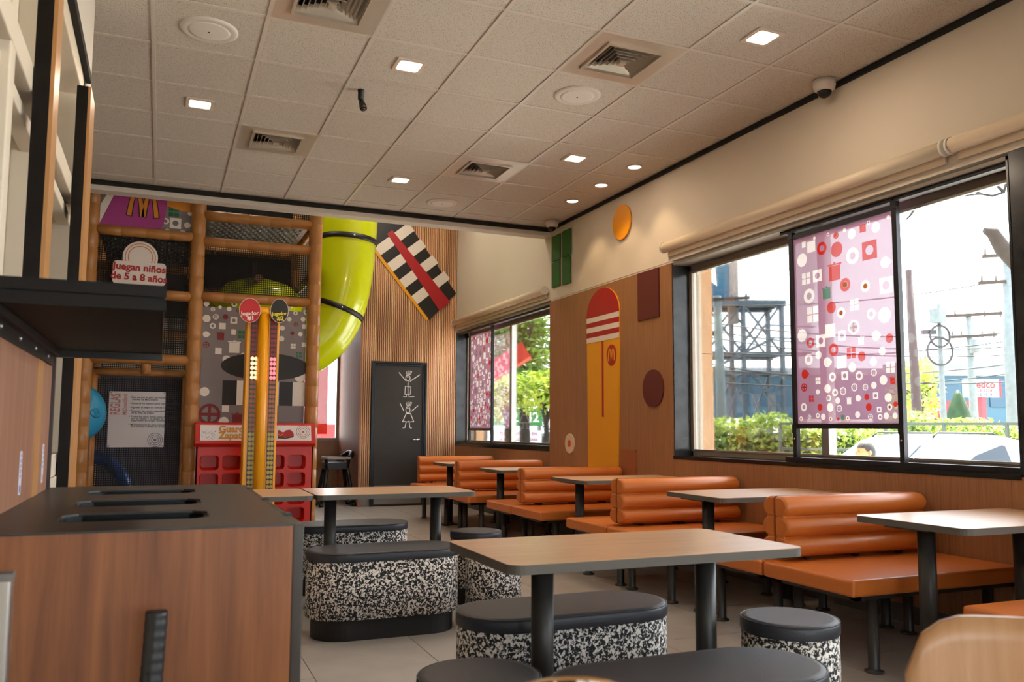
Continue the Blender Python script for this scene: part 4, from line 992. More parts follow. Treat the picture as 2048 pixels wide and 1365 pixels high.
# ------------------------------------------------------------------ score tower
YT = 8.15
tx0, tx1 = DP(489, 800, YT)[0], DP(556, 800, YT)[0]; tz = DP(525, 618, YT)[1]; tm = (tx0+tx1)/2; tw = tx1-tx0
st = thing('score_tower', (tm, YT+.12, 0), 'tall yellow two-player score column with rows of lamp dots and round signs', 'game machine')
MB().box(tx0, tx1, YT+.03, YT+.2, 0, tz-.03).build('column', M_YELLOW, st, bevel=.012)
n = 16; V = []; 
for z in (.05, tz-.03):
    V += [(tm+tw*.17*cos(pi-pi*i/n), YT+.03-.075*sin(pi*i/n), z) for i in range(n+1)]
F = [(i, i+1, n+2+i, n+1+i) for i in range(n)]+[tuple(range(n+1))[::-1], tuple(range(n+1, 2*n+2))]
MB().add(V, F, 0, True).build('centre_bulge', M_YELLOW, st)
MB().lathe([(tw*.30, 0), (tw*.34, .02), (tw*.34, .05), (tw*.30, .07), (tw*.26, .075)], (tm-.0, YT+.05, tz-.06), 30).build('top_cap', M_YELLOW, st)
MB().box(tx0-.05, tx1+.05, YT-.08, YT+.28, 0, .05).build('foot', M_YELLOW, st)
strips = [(DP(498, 800, YT)[0], DP(515, 800, YT)[0]), (DP(537, 800, YT)[0], DP(551, 800, YT)[0])]
MDOT = {'off_red': mat('lamp dim red', '#8a2028', .4), 'off_brown': mat('lamp dim brown', '#a05a24', .4), 'off_olive': mat('lamp dim olive', '#b39a34', .4), 'on_a': emit('lamp lit orange', (1, .45, .18), 3.2), 'on_b': emit('lamp lit red', (1, .12, .14), 2.2)}
for si, (a, b) in enumerate(strips):
    spn = MB().box(a, b, YT+.021, YT+.03, .06, tz-.09).build('lamp_strip', mat('strip black', '#1c1714', .35), st)
    groups = {}
    zz = tz-.12; r_ = 0
    while zz > .12:
        on = 8 <= r_ <= 12
        key = ('on_a', 'on_b')[si] if on else 'off_red' if r_ < 8 else 'off_brown' if r_ < 24 else 'off_olive'
        for c in (a+(b-a)*.28, a+(b-a)*.72): groups.setdefault(key, []).append(circ(c, zz, .0175 if si == 0 else .0145, 10, .0185))
        zz -= .0445; r_ += 1
    for kname, pl in groups.items(): flat('lamp_dots', pl, MDOT[kname], spn, ((0, YT+.0205, 0), (1, 0, 0), (0, 0, 1)), .0, .002)
for k, (cx, cy, rx, col, l1, l2, tcol, ang) in enumerate(((500, 621, .098, '#c01018', 'Jugador', '#1', '#f2e8e0', 0), (559, 622, .084, '#161110', 'Jugador', '#2', '#e8d82a', 0))):
    c = DP(cx, cy, YT-.06); fr = ((c[0], YT-.06, c[1]), (1, 0, 0), (0, 0, 1))
    sg = MB().prism(circ(0, 0, rx, 36, .116), fr, -.012, 0).build('round_sign', mat('sign rim', '#d9c8b8', .5), st)
    MB().prism(circ(0, 0, rx-.005, 36, .111), fr, .0005, .002).build('sign_face', mat('sign face '+col, col, .45), sg)
    text('lettering', l1, .052 if k == 0 else .045, mat('sign ink '+tcol, tcol, .5), sg, (c[0], YT-.06, c[1]-.030), (1, 0, .10), (-.10, 0, 1), 'CENTER', .0012, lift=.004)
    text('lettering', l2, .058, mat('sign ink '+tcol, tcol, .5), sg, (c[0]+.01, YT-.06, c[1]-.075), (1, 0, .06), (-.06, 0, 1), 'CENTER', .002, lift=.004)
    MB().box(c[0]-.012, c[0]+.012, YT-.05, YT+.04, c[1]-.02, c[1]+.0).build('sign_bracket', M_YELLOW, st)

# ------------------------------------------------------------------ signs on the nets
YN = YP-.09
def SG(x, y): return DP(x, y, YN)
a, b = SG(226, 526), SG(331, 562); cx_, cz_ = (a[0]+b[0])/2, (SG(278, 547)[1]); tw_ = b[0]-a[0]
sg = thing('age_sign', (cx_, YN, cz_), 'white sign with red lettering for ages and a round top, hung on the net', 'sign')
fr = ((0, YN, 0), (1, 0, 0), (0, 0, 1))
pl = MB().prism(rrect(tw_, .235, .035, 5, cx_, cz_), fr, -.006, 0).build('plate', mat('sign white', '#e2d9d4', .45), sg)
cc = SG(281, 514); MB().prism(circ(cc[0], cc[1]-.005, .165, 36), fr, -.0125, -.0065).build('round_plate', mat('sign white', '#e2d9d4', .45), sg)
flat('rings', [(circ(cc[0], cc[1]-.005, .145, 36), [circ(cc[0], cc[1]-.005, .137, 36)]), (circ(cc[0], cc[1]-.005, .118, 32), [circ(cc[0], cc[1]-.005, .110, 32)])], mat('ring orange', '#d07a4a', .5), sg, fr, -.006)
MT = mat('letter red', '#a80e18', .5)
text('lettering', 'Juegan niños', .098, MT, pl, (cx_, YN, cz_+.055), (1, 0, -.03), (.03, 0, 1), 'CENTER', .0035, lift=.002)
text('lettering', 'de 5 a 8 años', .098, MT, pl, (cx_, YN, cz_-.045), (1, 0, -.03), (.03, 0, 1), 'CENTER', .0035, lift=.002)
YN2 = YP+.19
a, b = DP(219, 783, YN2), DP(327, 895, YN2); w_, h_ = b[0]-a[0], a[1]-b[1]; c_ = ((a[0]+b[0])/2, (a[1]+b[1])/2)
rs_ = thing('rules_sign', (c_[0], YN2, c_[1]), 'glossy white board of playground rules hung on the dense net', 'sign')
fr = ((0, YN2, 0), (1, 0, 0), (0, 0, 1))
bd_ = MB().prism(rrect(w_, h_, .006, 2, *c_), fr, -.006, 0).build('board', mat('glossy board', '#cfcbcf', .12), rs_)
MI = mat('rules ink', '#39343c', .5); MR_ = mat('rules heading ink', '#b5766c', .5)
text('heading', 'REGLAS', .125, MR_, bd_, (a[0]+.065, YN2, c_[1]+.045), (0, 0, 1), (-1, 0, 0), 'LEFT', .003, sx=.50)
text('heading', 'McDonaldland', .060, MR_, bd_, (a[0]+.150, YN2, c_[1]+.045), (0, 0, 1), (-1, 0, 0), 'LEFT', .001, sx=.62)
lines = ['• Este parque es para uso exclusivo de', '   clientes de McDonald\'s', '• Quitarse los zapatos para ingresar al juego.', '• Ingresar al juego sin comida y sin bebida.', '• Respetar las edades específicas colocadas', '   en el área de juegos.', '• Todos los niños deben estar acompañados', '   por un adulto y no deben de dejarse sin', '   supervisión en ningún momento.', '• McDonald\'s no se hace responsable', '   por lesiones sufridas en el parque infantil.']
zl = [.90, .86, .79, .72, .655, .62, .55, .515, .48, .405, .37]
for s_, f_ in zip(lines, zl): text('rule_line', s_, .0265, MI, bd_, (a[0]+w_*.36, YN2, b[1]+h_*f_), (1, 0, 0), (0, 0, 1), 'LEFT', .0004)
q = (b[0]-.085, b[1]+.075)
flat('target_rings', [(circ(q[0], q[1], r_, 32), [circ(q[0], q[1], r_-.006, 32)]) for r_ in (.074, .055, .036)]+[circ(*q, .014, 14)], mat('ring ink blue', '#6a5a78', .5), bd_, fr, .0014)
for sx in (a[0]+.015, b[0]-.015):
    for sz in (a[1]-.015, b[1]+.015): MB().lathe([(.005, 0), (.004, -.003), (.001, -.003)], (sx, YN2, sz), 8, 0, 'y').build('rivet', M_BLACK, bd_)

# ------------------------------------------------------------------ high chair in the alcove
hc = thing('high_chair', (2.40, 12.32, 0), 'black plastic high chair with a grey tray in the alcove by the slatted wall', 'high chair')
MBK = mat('black moulded plastic', '#0f0e10', .35)
cxh, cyh = 2.40, 12.32
for sx in (-1, 1):
    for sy in (-1, 1):
        MB().tube([(cxh+sx*.135, cyh+sy*.12, .60), (cxh+sx*.185, cyh+sy*.17, .3), (cxh+sx*.235, cyh+sy*.21, .03)], [.030, .028, .027], 12).build('leg', MBK, hc)
        MB().tube([(cxh+sx*.235, cyh+sy*.21, .0), (cxh+sx*.235, cyh+sy*.21, .05)], .034, 12).build('foot', MBK, hc)
    MB().tube([(cxh+sx*.235, cyh-.21, .05), (cxh+sx*.235, cyh+.21, .05)], .028, 12).build('runner', MBK, hc)
MB().tube([(cxh-.19, cyh-.18, .26), (cxh+.19, cyh-.18, .26)], .022, 10).build('crossbar', MBK, hc)
MB().prism(rrect(.36, .32, .05, 4, cxh, cyh), ((0, 0, 0), (1, 0, 0), (0, 1, 0)), .53, .63).build('seat', MBK, hc, bevel=.01)
MB().prism(rrect(.40, .38, .07, 5, cxh, cyh-.02), ((0, 0, 0), (1, 0, 0), (0, 1, 0)), .675, .705, holes=[rrect(.33, .30, .06, 5, cxh, cyh-.02)]).build('tray_rim', mat('grey tray', '#9a9590', .4), hc, bevel=.006)
MB().tube([(cxh+.14, cyh-.12, .66), (cxh+.20, cyh-.10, .71), (cxh+.24, cyh, .76), (cxh+.22, cyh+.12, .77), (cxh+.12, cyh+.17, .70)], [.03, .035, .038, .036, .03], 10).build('backrest', MBK, hc)
MB().tube([(cxh-.15, cyh+.15, .62), (cxh+.15, cyh+.15, .62)], .03, 10).build('rear_bar', MBK, hc)
for sx in (-1, 1): MB().tube([(cxh+sx*.15, cyh-.14, .60), (cxh+sx*.17, cyh-.14, .69)], .024, 10).build('arm_post', MBK, hc)
# red poster on the alcove window
pp = tag(MB().box(2.10, 2.475, 13.49, 13.494, 1.03, 2.55).build('window_poster', see('poster red film', '#d8402a', .80)), 'translucent red poster stuck on the narrow alcove window', 'poster')

# ------------------------------------------------------------------ outside the windows
GZ = -.65
M_ASPH = mat('pale concrete yard', '#b5afa6', .85, vary=.15, vscale=1.2)
struct(MB().box(XO+.02, 120, -60, 130, GZ-.2, GZ).build('ground_outside', M_ASPH))
struct(MB().box(-40, XO+.02, -60, -3.31, GZ-.2, GZ-.001).build('ground_front', mat('low bounce ground', '#3a3836', .9)))  # unseen ground, darkened so less light bounces up to the ceiling
struct(MB().box(-40, XO+.02, 14.3, 130, GZ-.2, GZ-.001).build('ground_rear', M_ASPH))
# eave and clad columns of this building
ez = P(1800, 408, X=5.25).z
struct(MB().box(XO, 5.25, -6, 13.9, ez, ez+.25).build('ceiling_eave', mat('white eave', '#e8e4dc', .7)))
struct(MB().box(-3.4, 5.25, -6, 14.2, 4.95, 5.05).build('roof', mat('roof grey', '#8a8680', .8)))
M_CLAD = wood('tan exterior cladding', '#b88a62', '#cca27a', 'z', 30, .08, .55)
cxo = P(1425, 700, Y=6.17).x
for k, (y0, y1) in enumerate(((6.17, 6.40), (8.30, 8.58), (11.9, 12.3))):
    c = struct(empty('wall_outer_%d' % (k+1), (XO, y0, 0)))
    for z0, z1 in ((GZ, 1.80), (1.806, ez)): MB().box(XO, cxo, y0, y1, z0, z1).build('cladding_slab', M_CLAD, c)
def leaves(mb, c, rad, n, s, rnd_, flat_=1.0, shell=.55):
    for _ in range(n):
        while True:
            v = Vector((rnd_.uniform(-1, 1), rnd_.uniform(-1, 1), rnd_.uniform(-1, 1)))
            if shell < v.length < 1: break
        p = Vector(c)+Vector((v.x*rad[0], v.y*rad[1], v.z*rad[2]))
        a = Vector((rnd_.gauss(0, 1), rnd_.gauss(0, 1), rnd_.gauss(0, .7))).normalized(); b = a.cross(Vector((rnd_.gauss(0, 1), rnd_.gauss(0, 1), rnd_.gauss(0, 1)))).normalized()
        q = s*rnd_.uniform(.6, 1.3); mb.add([p-a*q, p-b*q*.45, p+a*q, p+b*q*.45], [(0, 1, 2, 3)])
rl = random.Random(11)
# hedge across the yard
h0, h1 = Vector((10.6, 20.2, 0)), Vector((22.5, 7.5, 0)); hd_ = (h1-h0).normalized(); hn = Vector((-hd_.y, hd_.x, 0))
hg = thing('hedge', (h0+h1)/2+Vector((0, 0, GZ)), 'long leafy green hedge with pale tips across the yard', 'hedge')
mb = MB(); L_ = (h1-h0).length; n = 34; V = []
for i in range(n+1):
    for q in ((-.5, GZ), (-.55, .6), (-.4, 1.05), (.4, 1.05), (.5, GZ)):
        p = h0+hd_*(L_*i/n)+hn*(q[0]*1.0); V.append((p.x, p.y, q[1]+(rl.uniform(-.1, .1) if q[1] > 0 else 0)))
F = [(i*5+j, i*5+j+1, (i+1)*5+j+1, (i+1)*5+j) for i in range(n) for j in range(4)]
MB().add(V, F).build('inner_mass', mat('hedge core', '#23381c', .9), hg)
mb = MB()
for _ in range(15000):
    u = rl.uniform(0, L_); zz = GZ+ (rl.random()**.6)*(1.30-GZ); off = -.55*rl.uniform(.75, 1.15) if rl.random() < .75 else rl.uniform(-.5, .5)
    if off > -.4: zz = rl.uniform(1.0, 1.42)
    zz += .12*sin(u*1.7)+.08*sin(u*4.1)
    p = h0+hd_*u+hn*(-off if False else off); p = Vector((p.x, p.y, zz))
    a = Vector((rl.gauss(0, 1), rl.gauss(0, 1), rl.gauss(0, .8))).normalized(); b = a.cross(Vector((rl.gauss(0, 1), rl.gauss(0, 1), rl.gauss(0, 1)))).normalized(); q = rl.uniform(.045, .10)
    mb.add([p-a*q, p-b*q*.5, p+a*q, p+b*q*.5], [(0, 1, 2, 3)])
o = mb.build('foliage', leafmat('hedge leaf', '#35601a', '#aab654'), hg); o['kind'] = 'stuff'
# rail fence before the hedge
fa, fb = P(1560, 868, D=17.5), P(2150, 846, D=14.6); zf = 1.27
fn = thing('yard_fence', ((fa.x+fb.x)/2, (fa.y+fb.y)/2, GZ), 'thin grey rail fence in front of the hedge', 'fence')
for z in (zf, .75): MB().bar((fa.x, fa.y, z), (fb.x, fb.y, z), .05, .05).build('fence_rail', mat('fence grey', '#39433c', .6), fn)
for k in range(6):
    q = fa.lerp(fb, k/5); MB().bar((q.x, q.y, GZ), (q.x, q.y, zf), .05).build('fence_post', mat('fence grey', '#39433c', .6), fn)
# parked white car, nose to the building
def CP(x, y, Y=9.0): q = P(x, y, Y=Y); return (q.x, q.z)
YC0, YC1 = 9.0, 10.72
M_CAR = mat('white car paint', '#757b80', .2, coat=.6); M_CGL = mat('tinted car glass', '#0e1c2a', .08, spec=.3); M_TYRE = mat('tyre black', '#151515', .8)
xa = CP(1880, 925)[0]; xe = CP(2045, 905)[0]; zr = 1.085
car = thing('car', (xa+.8, (YC0+YC1)/2, GZ), 'white parked car with dark side windows beyond the big window', 'car')
prof = [(xa-2.15, GZ+.38), (xa-2.22, GZ+.62), (xa-2.1, GZ+.86), (xa-.95, GZ+1.04), (xa+.02, zr-.12), (xa+.28, zr-.035), (xa+.85, zr), (xa+1.55, zr-.02), (xa+2.05, zr-.10), (xa+2.45, GZ+1.1), (xa+2.55, GZ+.8), (xa+2.5, GZ+.38)]
ins = [0, .02, .06, .06, .16, .19, .20, .20, .18, .08, .03, 0]
V = [(x, YC0+d, z) for (x, z), d in zip(prof, ins)]+[(x, YC1-d, z) for (x, z), d in zip(prof, ins)]; n = len(prof)
F = [(i, (i+1) % n, n+(i+1) % n, n+i)[::-1] for i in range(n)]
side = [(0, 1, 2, 11), (2, 3, 10, 11), (3, 9, 10), (3, 4, 8, 9), (4, 5, 6, 7, 8)]
F += [s_ for s_ in side]+[tuple(i+n for i in s_)[::-1] for s_ in side]
MB().add(V, F).build('body', M_CAR, car, bevel=.05, seg=3)
ft_ = lambda x: YC0+.075+.115*max(0, min(1, (x[1]-(GZ+1.04))/(zr-.1-(GZ+1.04))))-.012
def glass(pts, nm): MB().add([(x, ft_((x, z)), z) for x, z in pts], [tuple(range(len(pts)))]).build(nm, M_CGL, car)
zb = GZ+1.08
glass([(xa-.42, zb+.0), (xa+.62, zb+.02), (xa+.66, zr-.13), (xa+.30, zr-.14), (xa+.08, zr-.20)], 'front_side_window')
glass([(xa+.72, zb+.02), (xa+1.72, zb+.09), (xa+1.62, zr-.19), (xa+1.45, zr-.13), (xa+.76, zr-.125)], 'rear_side_window')
wsx = [(xa-.90, GZ+1.055), (xa-.02, zr-.135)]
MB().add([(wsx[0][0], YC0+.14, wsx[0][1]+.02), (wsx[0][0], YC1-.14, wsx[0][1]+.02), (wsx[1][0], YC1-.25, wsx[1][1]+.03), (wsx[1][0], YC0+.25, wsx[1][1]+.03)], [(0, 1, 2, 3)]).build('windscreen', mat('pale windscreen', '#4f6a70', .1, spec=.3), car)
for x in (xa-1.45, xa+1.75):
    for y in (YC0+.10, YC1-.10): MB().lathe([(.16, -.1), (.33, -.1), (.34, -.06), (.34, .06), (.33, .1), (.16, .1)], (x, y, GZ+.34), 24, 0, 'y').build('wheel', M_TYRE, car)
MB().lathe([(.01, 0), (.07, .01), (.09, .05), (.07, .10), (.01, .11)], (xa-.45, YC0-.08, zb-.02), 12, 0, 'y').build('mirror', M_CAR, car)
for y in (YC0+.28, YC1-.28): MB().tube([(xa+.2, y, zr-.05), (xa+.3, y, zr+.02), (xa+1.5, y, zr+.015), (xa+1.65, y, zr-.05)], .015, 8).build('roof_rail', M_BLACK, car)
# passer-by in the yard, seen in profile facing left
pc = P(1737, 905, D=9.0); left = -_r.copy(); left.z = 0; left.normalize(); fwd = left; sid = Vector((-fwd.y, fwd.x, 0))
hz_ = P(1737, 884, D=9.0).z
pe = thing('person', (pc.x, pc.y, GZ), 'man with short dark hair in a dark shirt walking past outside', 'person')
def skin(name, nodes, edges, m_, parent, sub=2):
    me = bpy.data.meshes.new(name); og = origin(parent); me.from_pydata([Vector(v)-og for v, _ in nodes], edges, []); me.materials.append(m_)
    ob = bpy.data.objects.new(name, me); COL.objects.link(ob); ob.parent = parent; ORG[ob.name] = og
    ob.modifiers.new('skin', 'SKIN'); me.skin_vertices if me.skin_vertices else None
    for i, (_, r_) in enumerate(nodes): me.skin_vertices[0].data[i].radius = (r_, r_) if not isinstance(r_, tuple) else r_
    me.skin_vertices[0].data[0].use_root = True
    sm_ = ob.modifiers.new('sub', 'SUBSURF'); sm_.levels = sub; sm_.render_levels = sub
    return ob
top = hz_; B = Vector((pc.x, pc.y, 0)); hgt = top-GZ
def at_(f, s_, z): return B+fwd*f+sid*s_+Vector((0, 0, GZ+z*hgt))
M_SKIN = mat('warm skin', '#a8704e', .5); M_SHIRT = mat('dark shirt', '#2c3138', .8); M_TRS = mat('navy trousers', '#1e2530', .8); M_HAIR = mat('short dark hair', '#1d1a19', .7)
bn = [(at_(0, 0, .53), .12), (at_(0, 0, .66), .12), (at_(0, 0, .78), .14), (at_(0, 0, .83), .06), (at_(.01, 0, .875), .055),
      (at_(0, .17, .80), .06), (at_(-.03, .22, .63), .045), (at_(.04, .22, .49), .032), (at_(.06, .21, .44), .025),
      (at_(0, -.17, .80), .06), (at_(-.03, -.22, .63), .045), (at_(.04, -.22, .49), .032), (at_(.06, -.21, .44), .025),
      (at_(0, .09, .50), .09), (at_(.03, .10, .28), .06), (at_(-.02, .10, .05), .04), (at_(.10, .10, .02), .035),
      (at_(0, -.09, .50), .09), (at_(.06, -.10, .28), .06), (at_(.05, -.10, .05), .04), (at_(.17, -.10, .02), .035)]
be = [(0, 1), (1, 2), (2, 3), (3, 4), (2, 5), (5, 6), (6, 7), (7, 8), (2, 9), (9, 10), (10, 11), (11, 12), (0, 13), (13, 14), (14, 15), (15, 16), (0, 17), (17, 18), (18, 19), (19, 20)]
skin('body', bn, be, M_SKIN, pe)
skin('shirt', [(at_(0, 0, .50), .145), (at_(0, 0, .66), .14), (at_(0, 0, .785), .155), (at_(0, 0, .815), .085), (at_(0, .175, .80), .075), (at_(-.02, .21, .68), .065), (at_(0, -.175, .80), .075), (at_(-.02, -.21, .68), .065)], [(0, 1), (1, 2), (2, 3), (2, 4), (4, 5), (2, 6), (6, 7)], M_SHIRT, pe)
skin('trousers', [(at_(0, 0, .52), .14), (at_(0, .09, .47), .10), (at_(.03, .10, .28), .075), (at_(-.02, .10, .06), .06), (at_(0, -.09, .47), .10), (at_(.06, -.10, .28), .075), (at_(.05, -.10, .06), .06)], [(0, 1), (1, 2), (2, 3), (0, 4), (4, 5), (5, 6)], M_TRS, pe)
# head: shaped sphere with face
hc_ = at_(.03, 0, 1.0)-Vector((0, 0, .118)); V = []; F = []; nu, nv = 28, 20
for j in range(nv+1):
    th = pi*j/nv
    for i in range(nu):
        ph = 2*pi*i/nu; f, s_, z = sin(th)*cos(ph), sin(th)*sin(ph), cos(th)
        rf, rs2, rz = .098, .078, .118
        if z < -.2: rf *= 1-.12*(-z-.2) if f > 0 else 1-.45*(-z-.2); rs2 *= 1-.30*(-z-.2)
        x = f*rf; y = s_*rs2; zz = z*rz
        if f > .75 and abs(s_) < .30: x += .024*math.exp(-((zz+.012)/.020)**2)*math.exp(-(s_/.16)**2)      # nose
        if f > .7: x += .006*math.exp(-((zz+.055)/.010)**2)*math.exp(-(s_/.3)**2)                          # lips
        if f > .6: x -= .007*math.exp(-((zz-.016)/.012)**2)*math.exp(-((abs(s_)-.35)/.16)**2)             # eye sockets
        if f > .6: x += .008*math.exp(-((zz+.092)/.016)**2)                                               # chin
        V.append(hc_+fwd*x+sid*y+Vector((0, 0, zz)))
for j in range(nv):
    for i in range(nu): F.append((j*nu+i, (j+1)*nu+i, (j+1)*nu+(i+1) % nu, j*nu+(i+1) % nu))
hd2 = MB().add(V, F, 0, True).build('head', M_SKIN, pe)
for sg_ in (-1, 1):
    MB().tube([hc_+sid*(sg_*.074)+fwd*(-.012)+Vector((0, 0, .018)), hc_+sid*(sg_*.088)+fwd*(-.018)+Vector((0, 0, .0)), hc_+sid*(sg_*.078)+fwd*(-.008)+Vector((0, 0, -.028))], [.013, .017, .009], 10).build('ear', M_SKIN, hd2)
    MB().lathe([(.001, .009), (.008, .004), (.009, 0), (.001, -.006)], hc_+fwd*.083+sid*(sg_*.028)+Vector((0, 0, .014)), 10).build('eye', M_PBLACK, hd2)
V = []; F = []
for j in range(11):
    th = (.56*pi)*j/10
    for i in range(nu):
        ph = 2*pi*i/nu; f = cos(ph); lim = .36 if f > .35 else .46 if f > -.1 else .62
        th2 = lim*pi*j/10; V.append(hc_+fwd*(sin(th2)*cos(ph)*.104)+sid*(sin(th2)*sin(ph)*.084)+Vector((0, 0, cos(th2)*.126)))
for j in range(10):
    for i in range(nu): F.append((j*nu+i, (j+1)*nu+i, (j+1)*nu+(i+1) % nu, j*nu+(i+1) % nu))
MB().add(V, F, 0, True).build('hair', M_HAIR, pe)
# steel billboard tower
M_STEEL = mat('blue grey steel', '#36424c', .6)
c = P(1487, 840, D=30); Ur = Vector((_r.x, _r.y, 0)).normalized(); Uf = Vector((-Ur.y, Ur.x, 0))
tw = thing('billboard_tower', (c.x, c.y, GZ), 'blue-grey steel billboard scaffold with crossed braces and stairs', 'tower')
def TP(a, b, z): return Vector((c.x, c.y, 0))+Ur*a+Uf*b+Vector((0, 0, z))
ztop = P(1500, 605, D=30).z; zmid = P(1500, 708, D=30).z; zlow = P(1500, 745, D=30).z
xs = [-1.35, .05, 1.45]
for a in xs:
    for b in (0, 1.6): MB().bar(TP(a, b, GZ), TP(a, b, ztop), .13).build('column', M_STEEL, tw)
for z, w_ in ((ztop, .16), (zmid, .14), (zlow, .12)):
    for b in (0, 1.6): MB().bar(TP(-2.2 if z != zlow else -1.5, b, z), TP(1.6, b, z), w_).build('beam', M_STEEL, tw)
    for a in xs: MB().bar(TP(a, 0, z), TP(a, 1.6, z), .1).build('tie', M_STEEL, tw)
for zA, zB in ((GZ+.3, zlow), (zmid, ztop)):
    for a0, a1 in zip(xs, xs[1:]):
        for b in (0, 1.6):
            MB().bar(TP(a0, b, zA), TP(a1, b, zB), .07).build('brace', M_STEEL, tw); MB().bar(TP(a1, b, zA), TP(a0, b, zB), .07).build('brace', M_STEEL, tw)
MB().bar(TP(-2.3, .8, ztop+.1), TP(1.6, .8, ztop+.1), 1.7, .06).build('top_platform', M_STEEL, tw)
MB().bar(TP(-2.0, .8, zmid+.08), TP(2.6, .8, zmid+.08), 1.2, .06).build('middle_platform', M_STEEL, tw)
for k in range(2):
    b = -.25+.5*k; MB().bar(TP(2.9, b-.5, GZ), TP(.2, b-.5, zlow), .07).build('stair_stringer', M_STEEL, tw); MB().bar(TP(-1.4, b-.5, zlow), TP(.9, b-.5, zmid+.5), .07).build('stair_stringer', M_STEEL, tw)
for k in range(9): q = TP(2.9, 0, GZ).lerp(TP(.2, 0, zlow), k/8.5); MB().bar(q+Uf*-.75, q+Uf*-.25, .18, .03).build('stair_tread', M_STEEL, tw)
for z in (zmid+.55, zmid+1.0): MB().bar(TP(.8, -.55, z), TP(2.6, -.1, z), .04).build('handrail', M_STEEL, tw)
c2 = P(1440, 560, D=31)
bb_ = thing('billboard', (c2.x, c2.y, c2.z-2.2), 'teal billboard with a pale green and white triangle motif above the steel tower', 'billboard')
BFm = (Vector((c2.x, c2.y, c2.z)), Ur, Vector((0, 0, 1)))
MB().prism(rect(-3.4, .35, -.75, 1.5), BFm, -.2, 0).build('board', mat('billboard teal', '#16506a', .6), bb_)
MB().prism([(-.62, 1.2), (-.05, 1.1), (-.62, -.05)], BFm, .01, .012).build('pale_triangle', mat('billboard mint', '#5f9a72', .6), bb_)
MB().prism([(-.55, .1), (-.18, .55), (-.12, -.25)], BFm, .014, .016).build('white_triangle', M_PWHITE, bb_)
MB().prism(rect(.36, .70, -1.6, 1.5), BFm, -.4, -.1).build('rusty_edge', mat('weathered edge', '#8b8079', .8, vary=.3), bb_)
for a in (-2.2, -.6): MB().bar(BFm[0]+Ur*a+Vector((0, 0, -2.2)), BFm[0]+Ur*a+Vector((0, 0, -.6)), .12).build('strut', M_STEEL, bb_)
# utility poles
M_PGREY = mat('weathered concrete pole', '#5c6466', .8, vary=.15); M_PBRN = mat('tarred wooden pole', '#2c231d', .85, vary=.2)
def upole(px0, py0, px1, py1, D, r0, r1, m_, label, arms=()):
    a = P(px0, py0, D=D); b = P(px1, py1, D=D); b = a+(b-a)*((a.z-GZ)/(a.z-b.z)); t_ = thing('utility_pole', (b.x, b.y, GZ), label, 'utility pole', 'utility poles in the street')
    MB().tube([a, a.lerp(b, .5), b], [r1, (r0+r1)/2, r0], 12).build('shaft', m_, t_)
    for f, l0, l1, w_ in arms:
        q = a.lerp(b, f); MB().bar(q-Ur*l0+Uf*-.08, q+Ur*l1+Uf*-.08+Vector((0, 0, (l0+l1)*.06)), w_).build('cross_arm', M_PBRN, t_)
        for e in (-l0*.9, -l0*.45, l1*.45, l1*.9): MB().tube([q+Ur*e+Uf*-.08, q+Ur*e+Uf*-.08+Vector((0, 0, .22))], .035, 8).build('insulator', mat('insulator brown', '#4a3a34', .3), t_)
    return t_, a, b
upole(1434, 592, 1444, 860, 24, .16, .11, M_PGREY, 'grey concrete pole in front of the steel tower', ((.03, .9, .9, .08),))
t_, a, b = upole(1817, 540, 1836, 860, 22, .15, .09, M_PBRN, 'dark slim leaning pole just right of the banner')
t_, a, b = upole(1877, 608, 1888, 860, 24, .11, .05, M_PGREY, 'thin pole carrying two coiled cable rings and a box')
for y, r_ in ((673, .28), (703, .36)):
    q = P(1880, y, D=23.8); MB().tube([q+Ur*(r_*cos(2*pi*i/20))+Vector((0, 0, r_*sin(2*pi*i/20)*1.1)) for i in range(21)], .035, 6, caps=False).build('cable_coil', M_BLACK, t_)
q = P(1875, 632, D=23.9); MB().bar(q-Vector((0, 0, .2)), q+Vector((0, 0, .2)), .34, .25).build('box', M_PGREY, t_)
q = P(1858, 665, D=23.9); MB().bar(q-Ur*.2, q+Ur*.2, .12).build('splice_case', M_BLACK, t_)
t_, a, b = upole(1936, 628, 1950, 860, 29, .16, .10, M_PGREY, 'grey pole with two wooden cross arms behind the car', ((.02, 1.1, 1.2, .10), (.14, .7, .9, .10)))
q = P(1950, 692, D=28.8); MB().lathe([(.16, -.25), (.17, .2), (.05, .28)], q, 14).build('transformer', M_PGREY, t_)
upole(2014, 505, 2032, 860, 24, .25, .17, M_PGREY, 'thick grey pole near the right edge with long cross arms', ((.02, .75, .9, .09), (.13, .9, 1.0, .09)))
# overhead lines
for k, (x0, y0, x1, y1) in enumerate(((1380, 610, 2080, 545), (1380, 640, 2080, 660), (1380, 655, 2080, 690), (1380, 668, 2080, 706), (1380, 700, 2080, 672), (1380, 735, 2080, 720), (1380, 760, 2080, 738), (1380, 722, 2080, 760))):
    a, b = P(x0, y0, D=25), P(x1, y1, D=25); pts = [a.lerp(b, i/16)-Vector((0, 0, .35*(1-(i/8-1)**2))) for i in range(17)]
    tag(MB().tube(pts, .018, 5).build('power_line', mat('cable black', '#15181a', .7)), 'thin overhead cable strung across the street', 'cable', 'overhead cables')
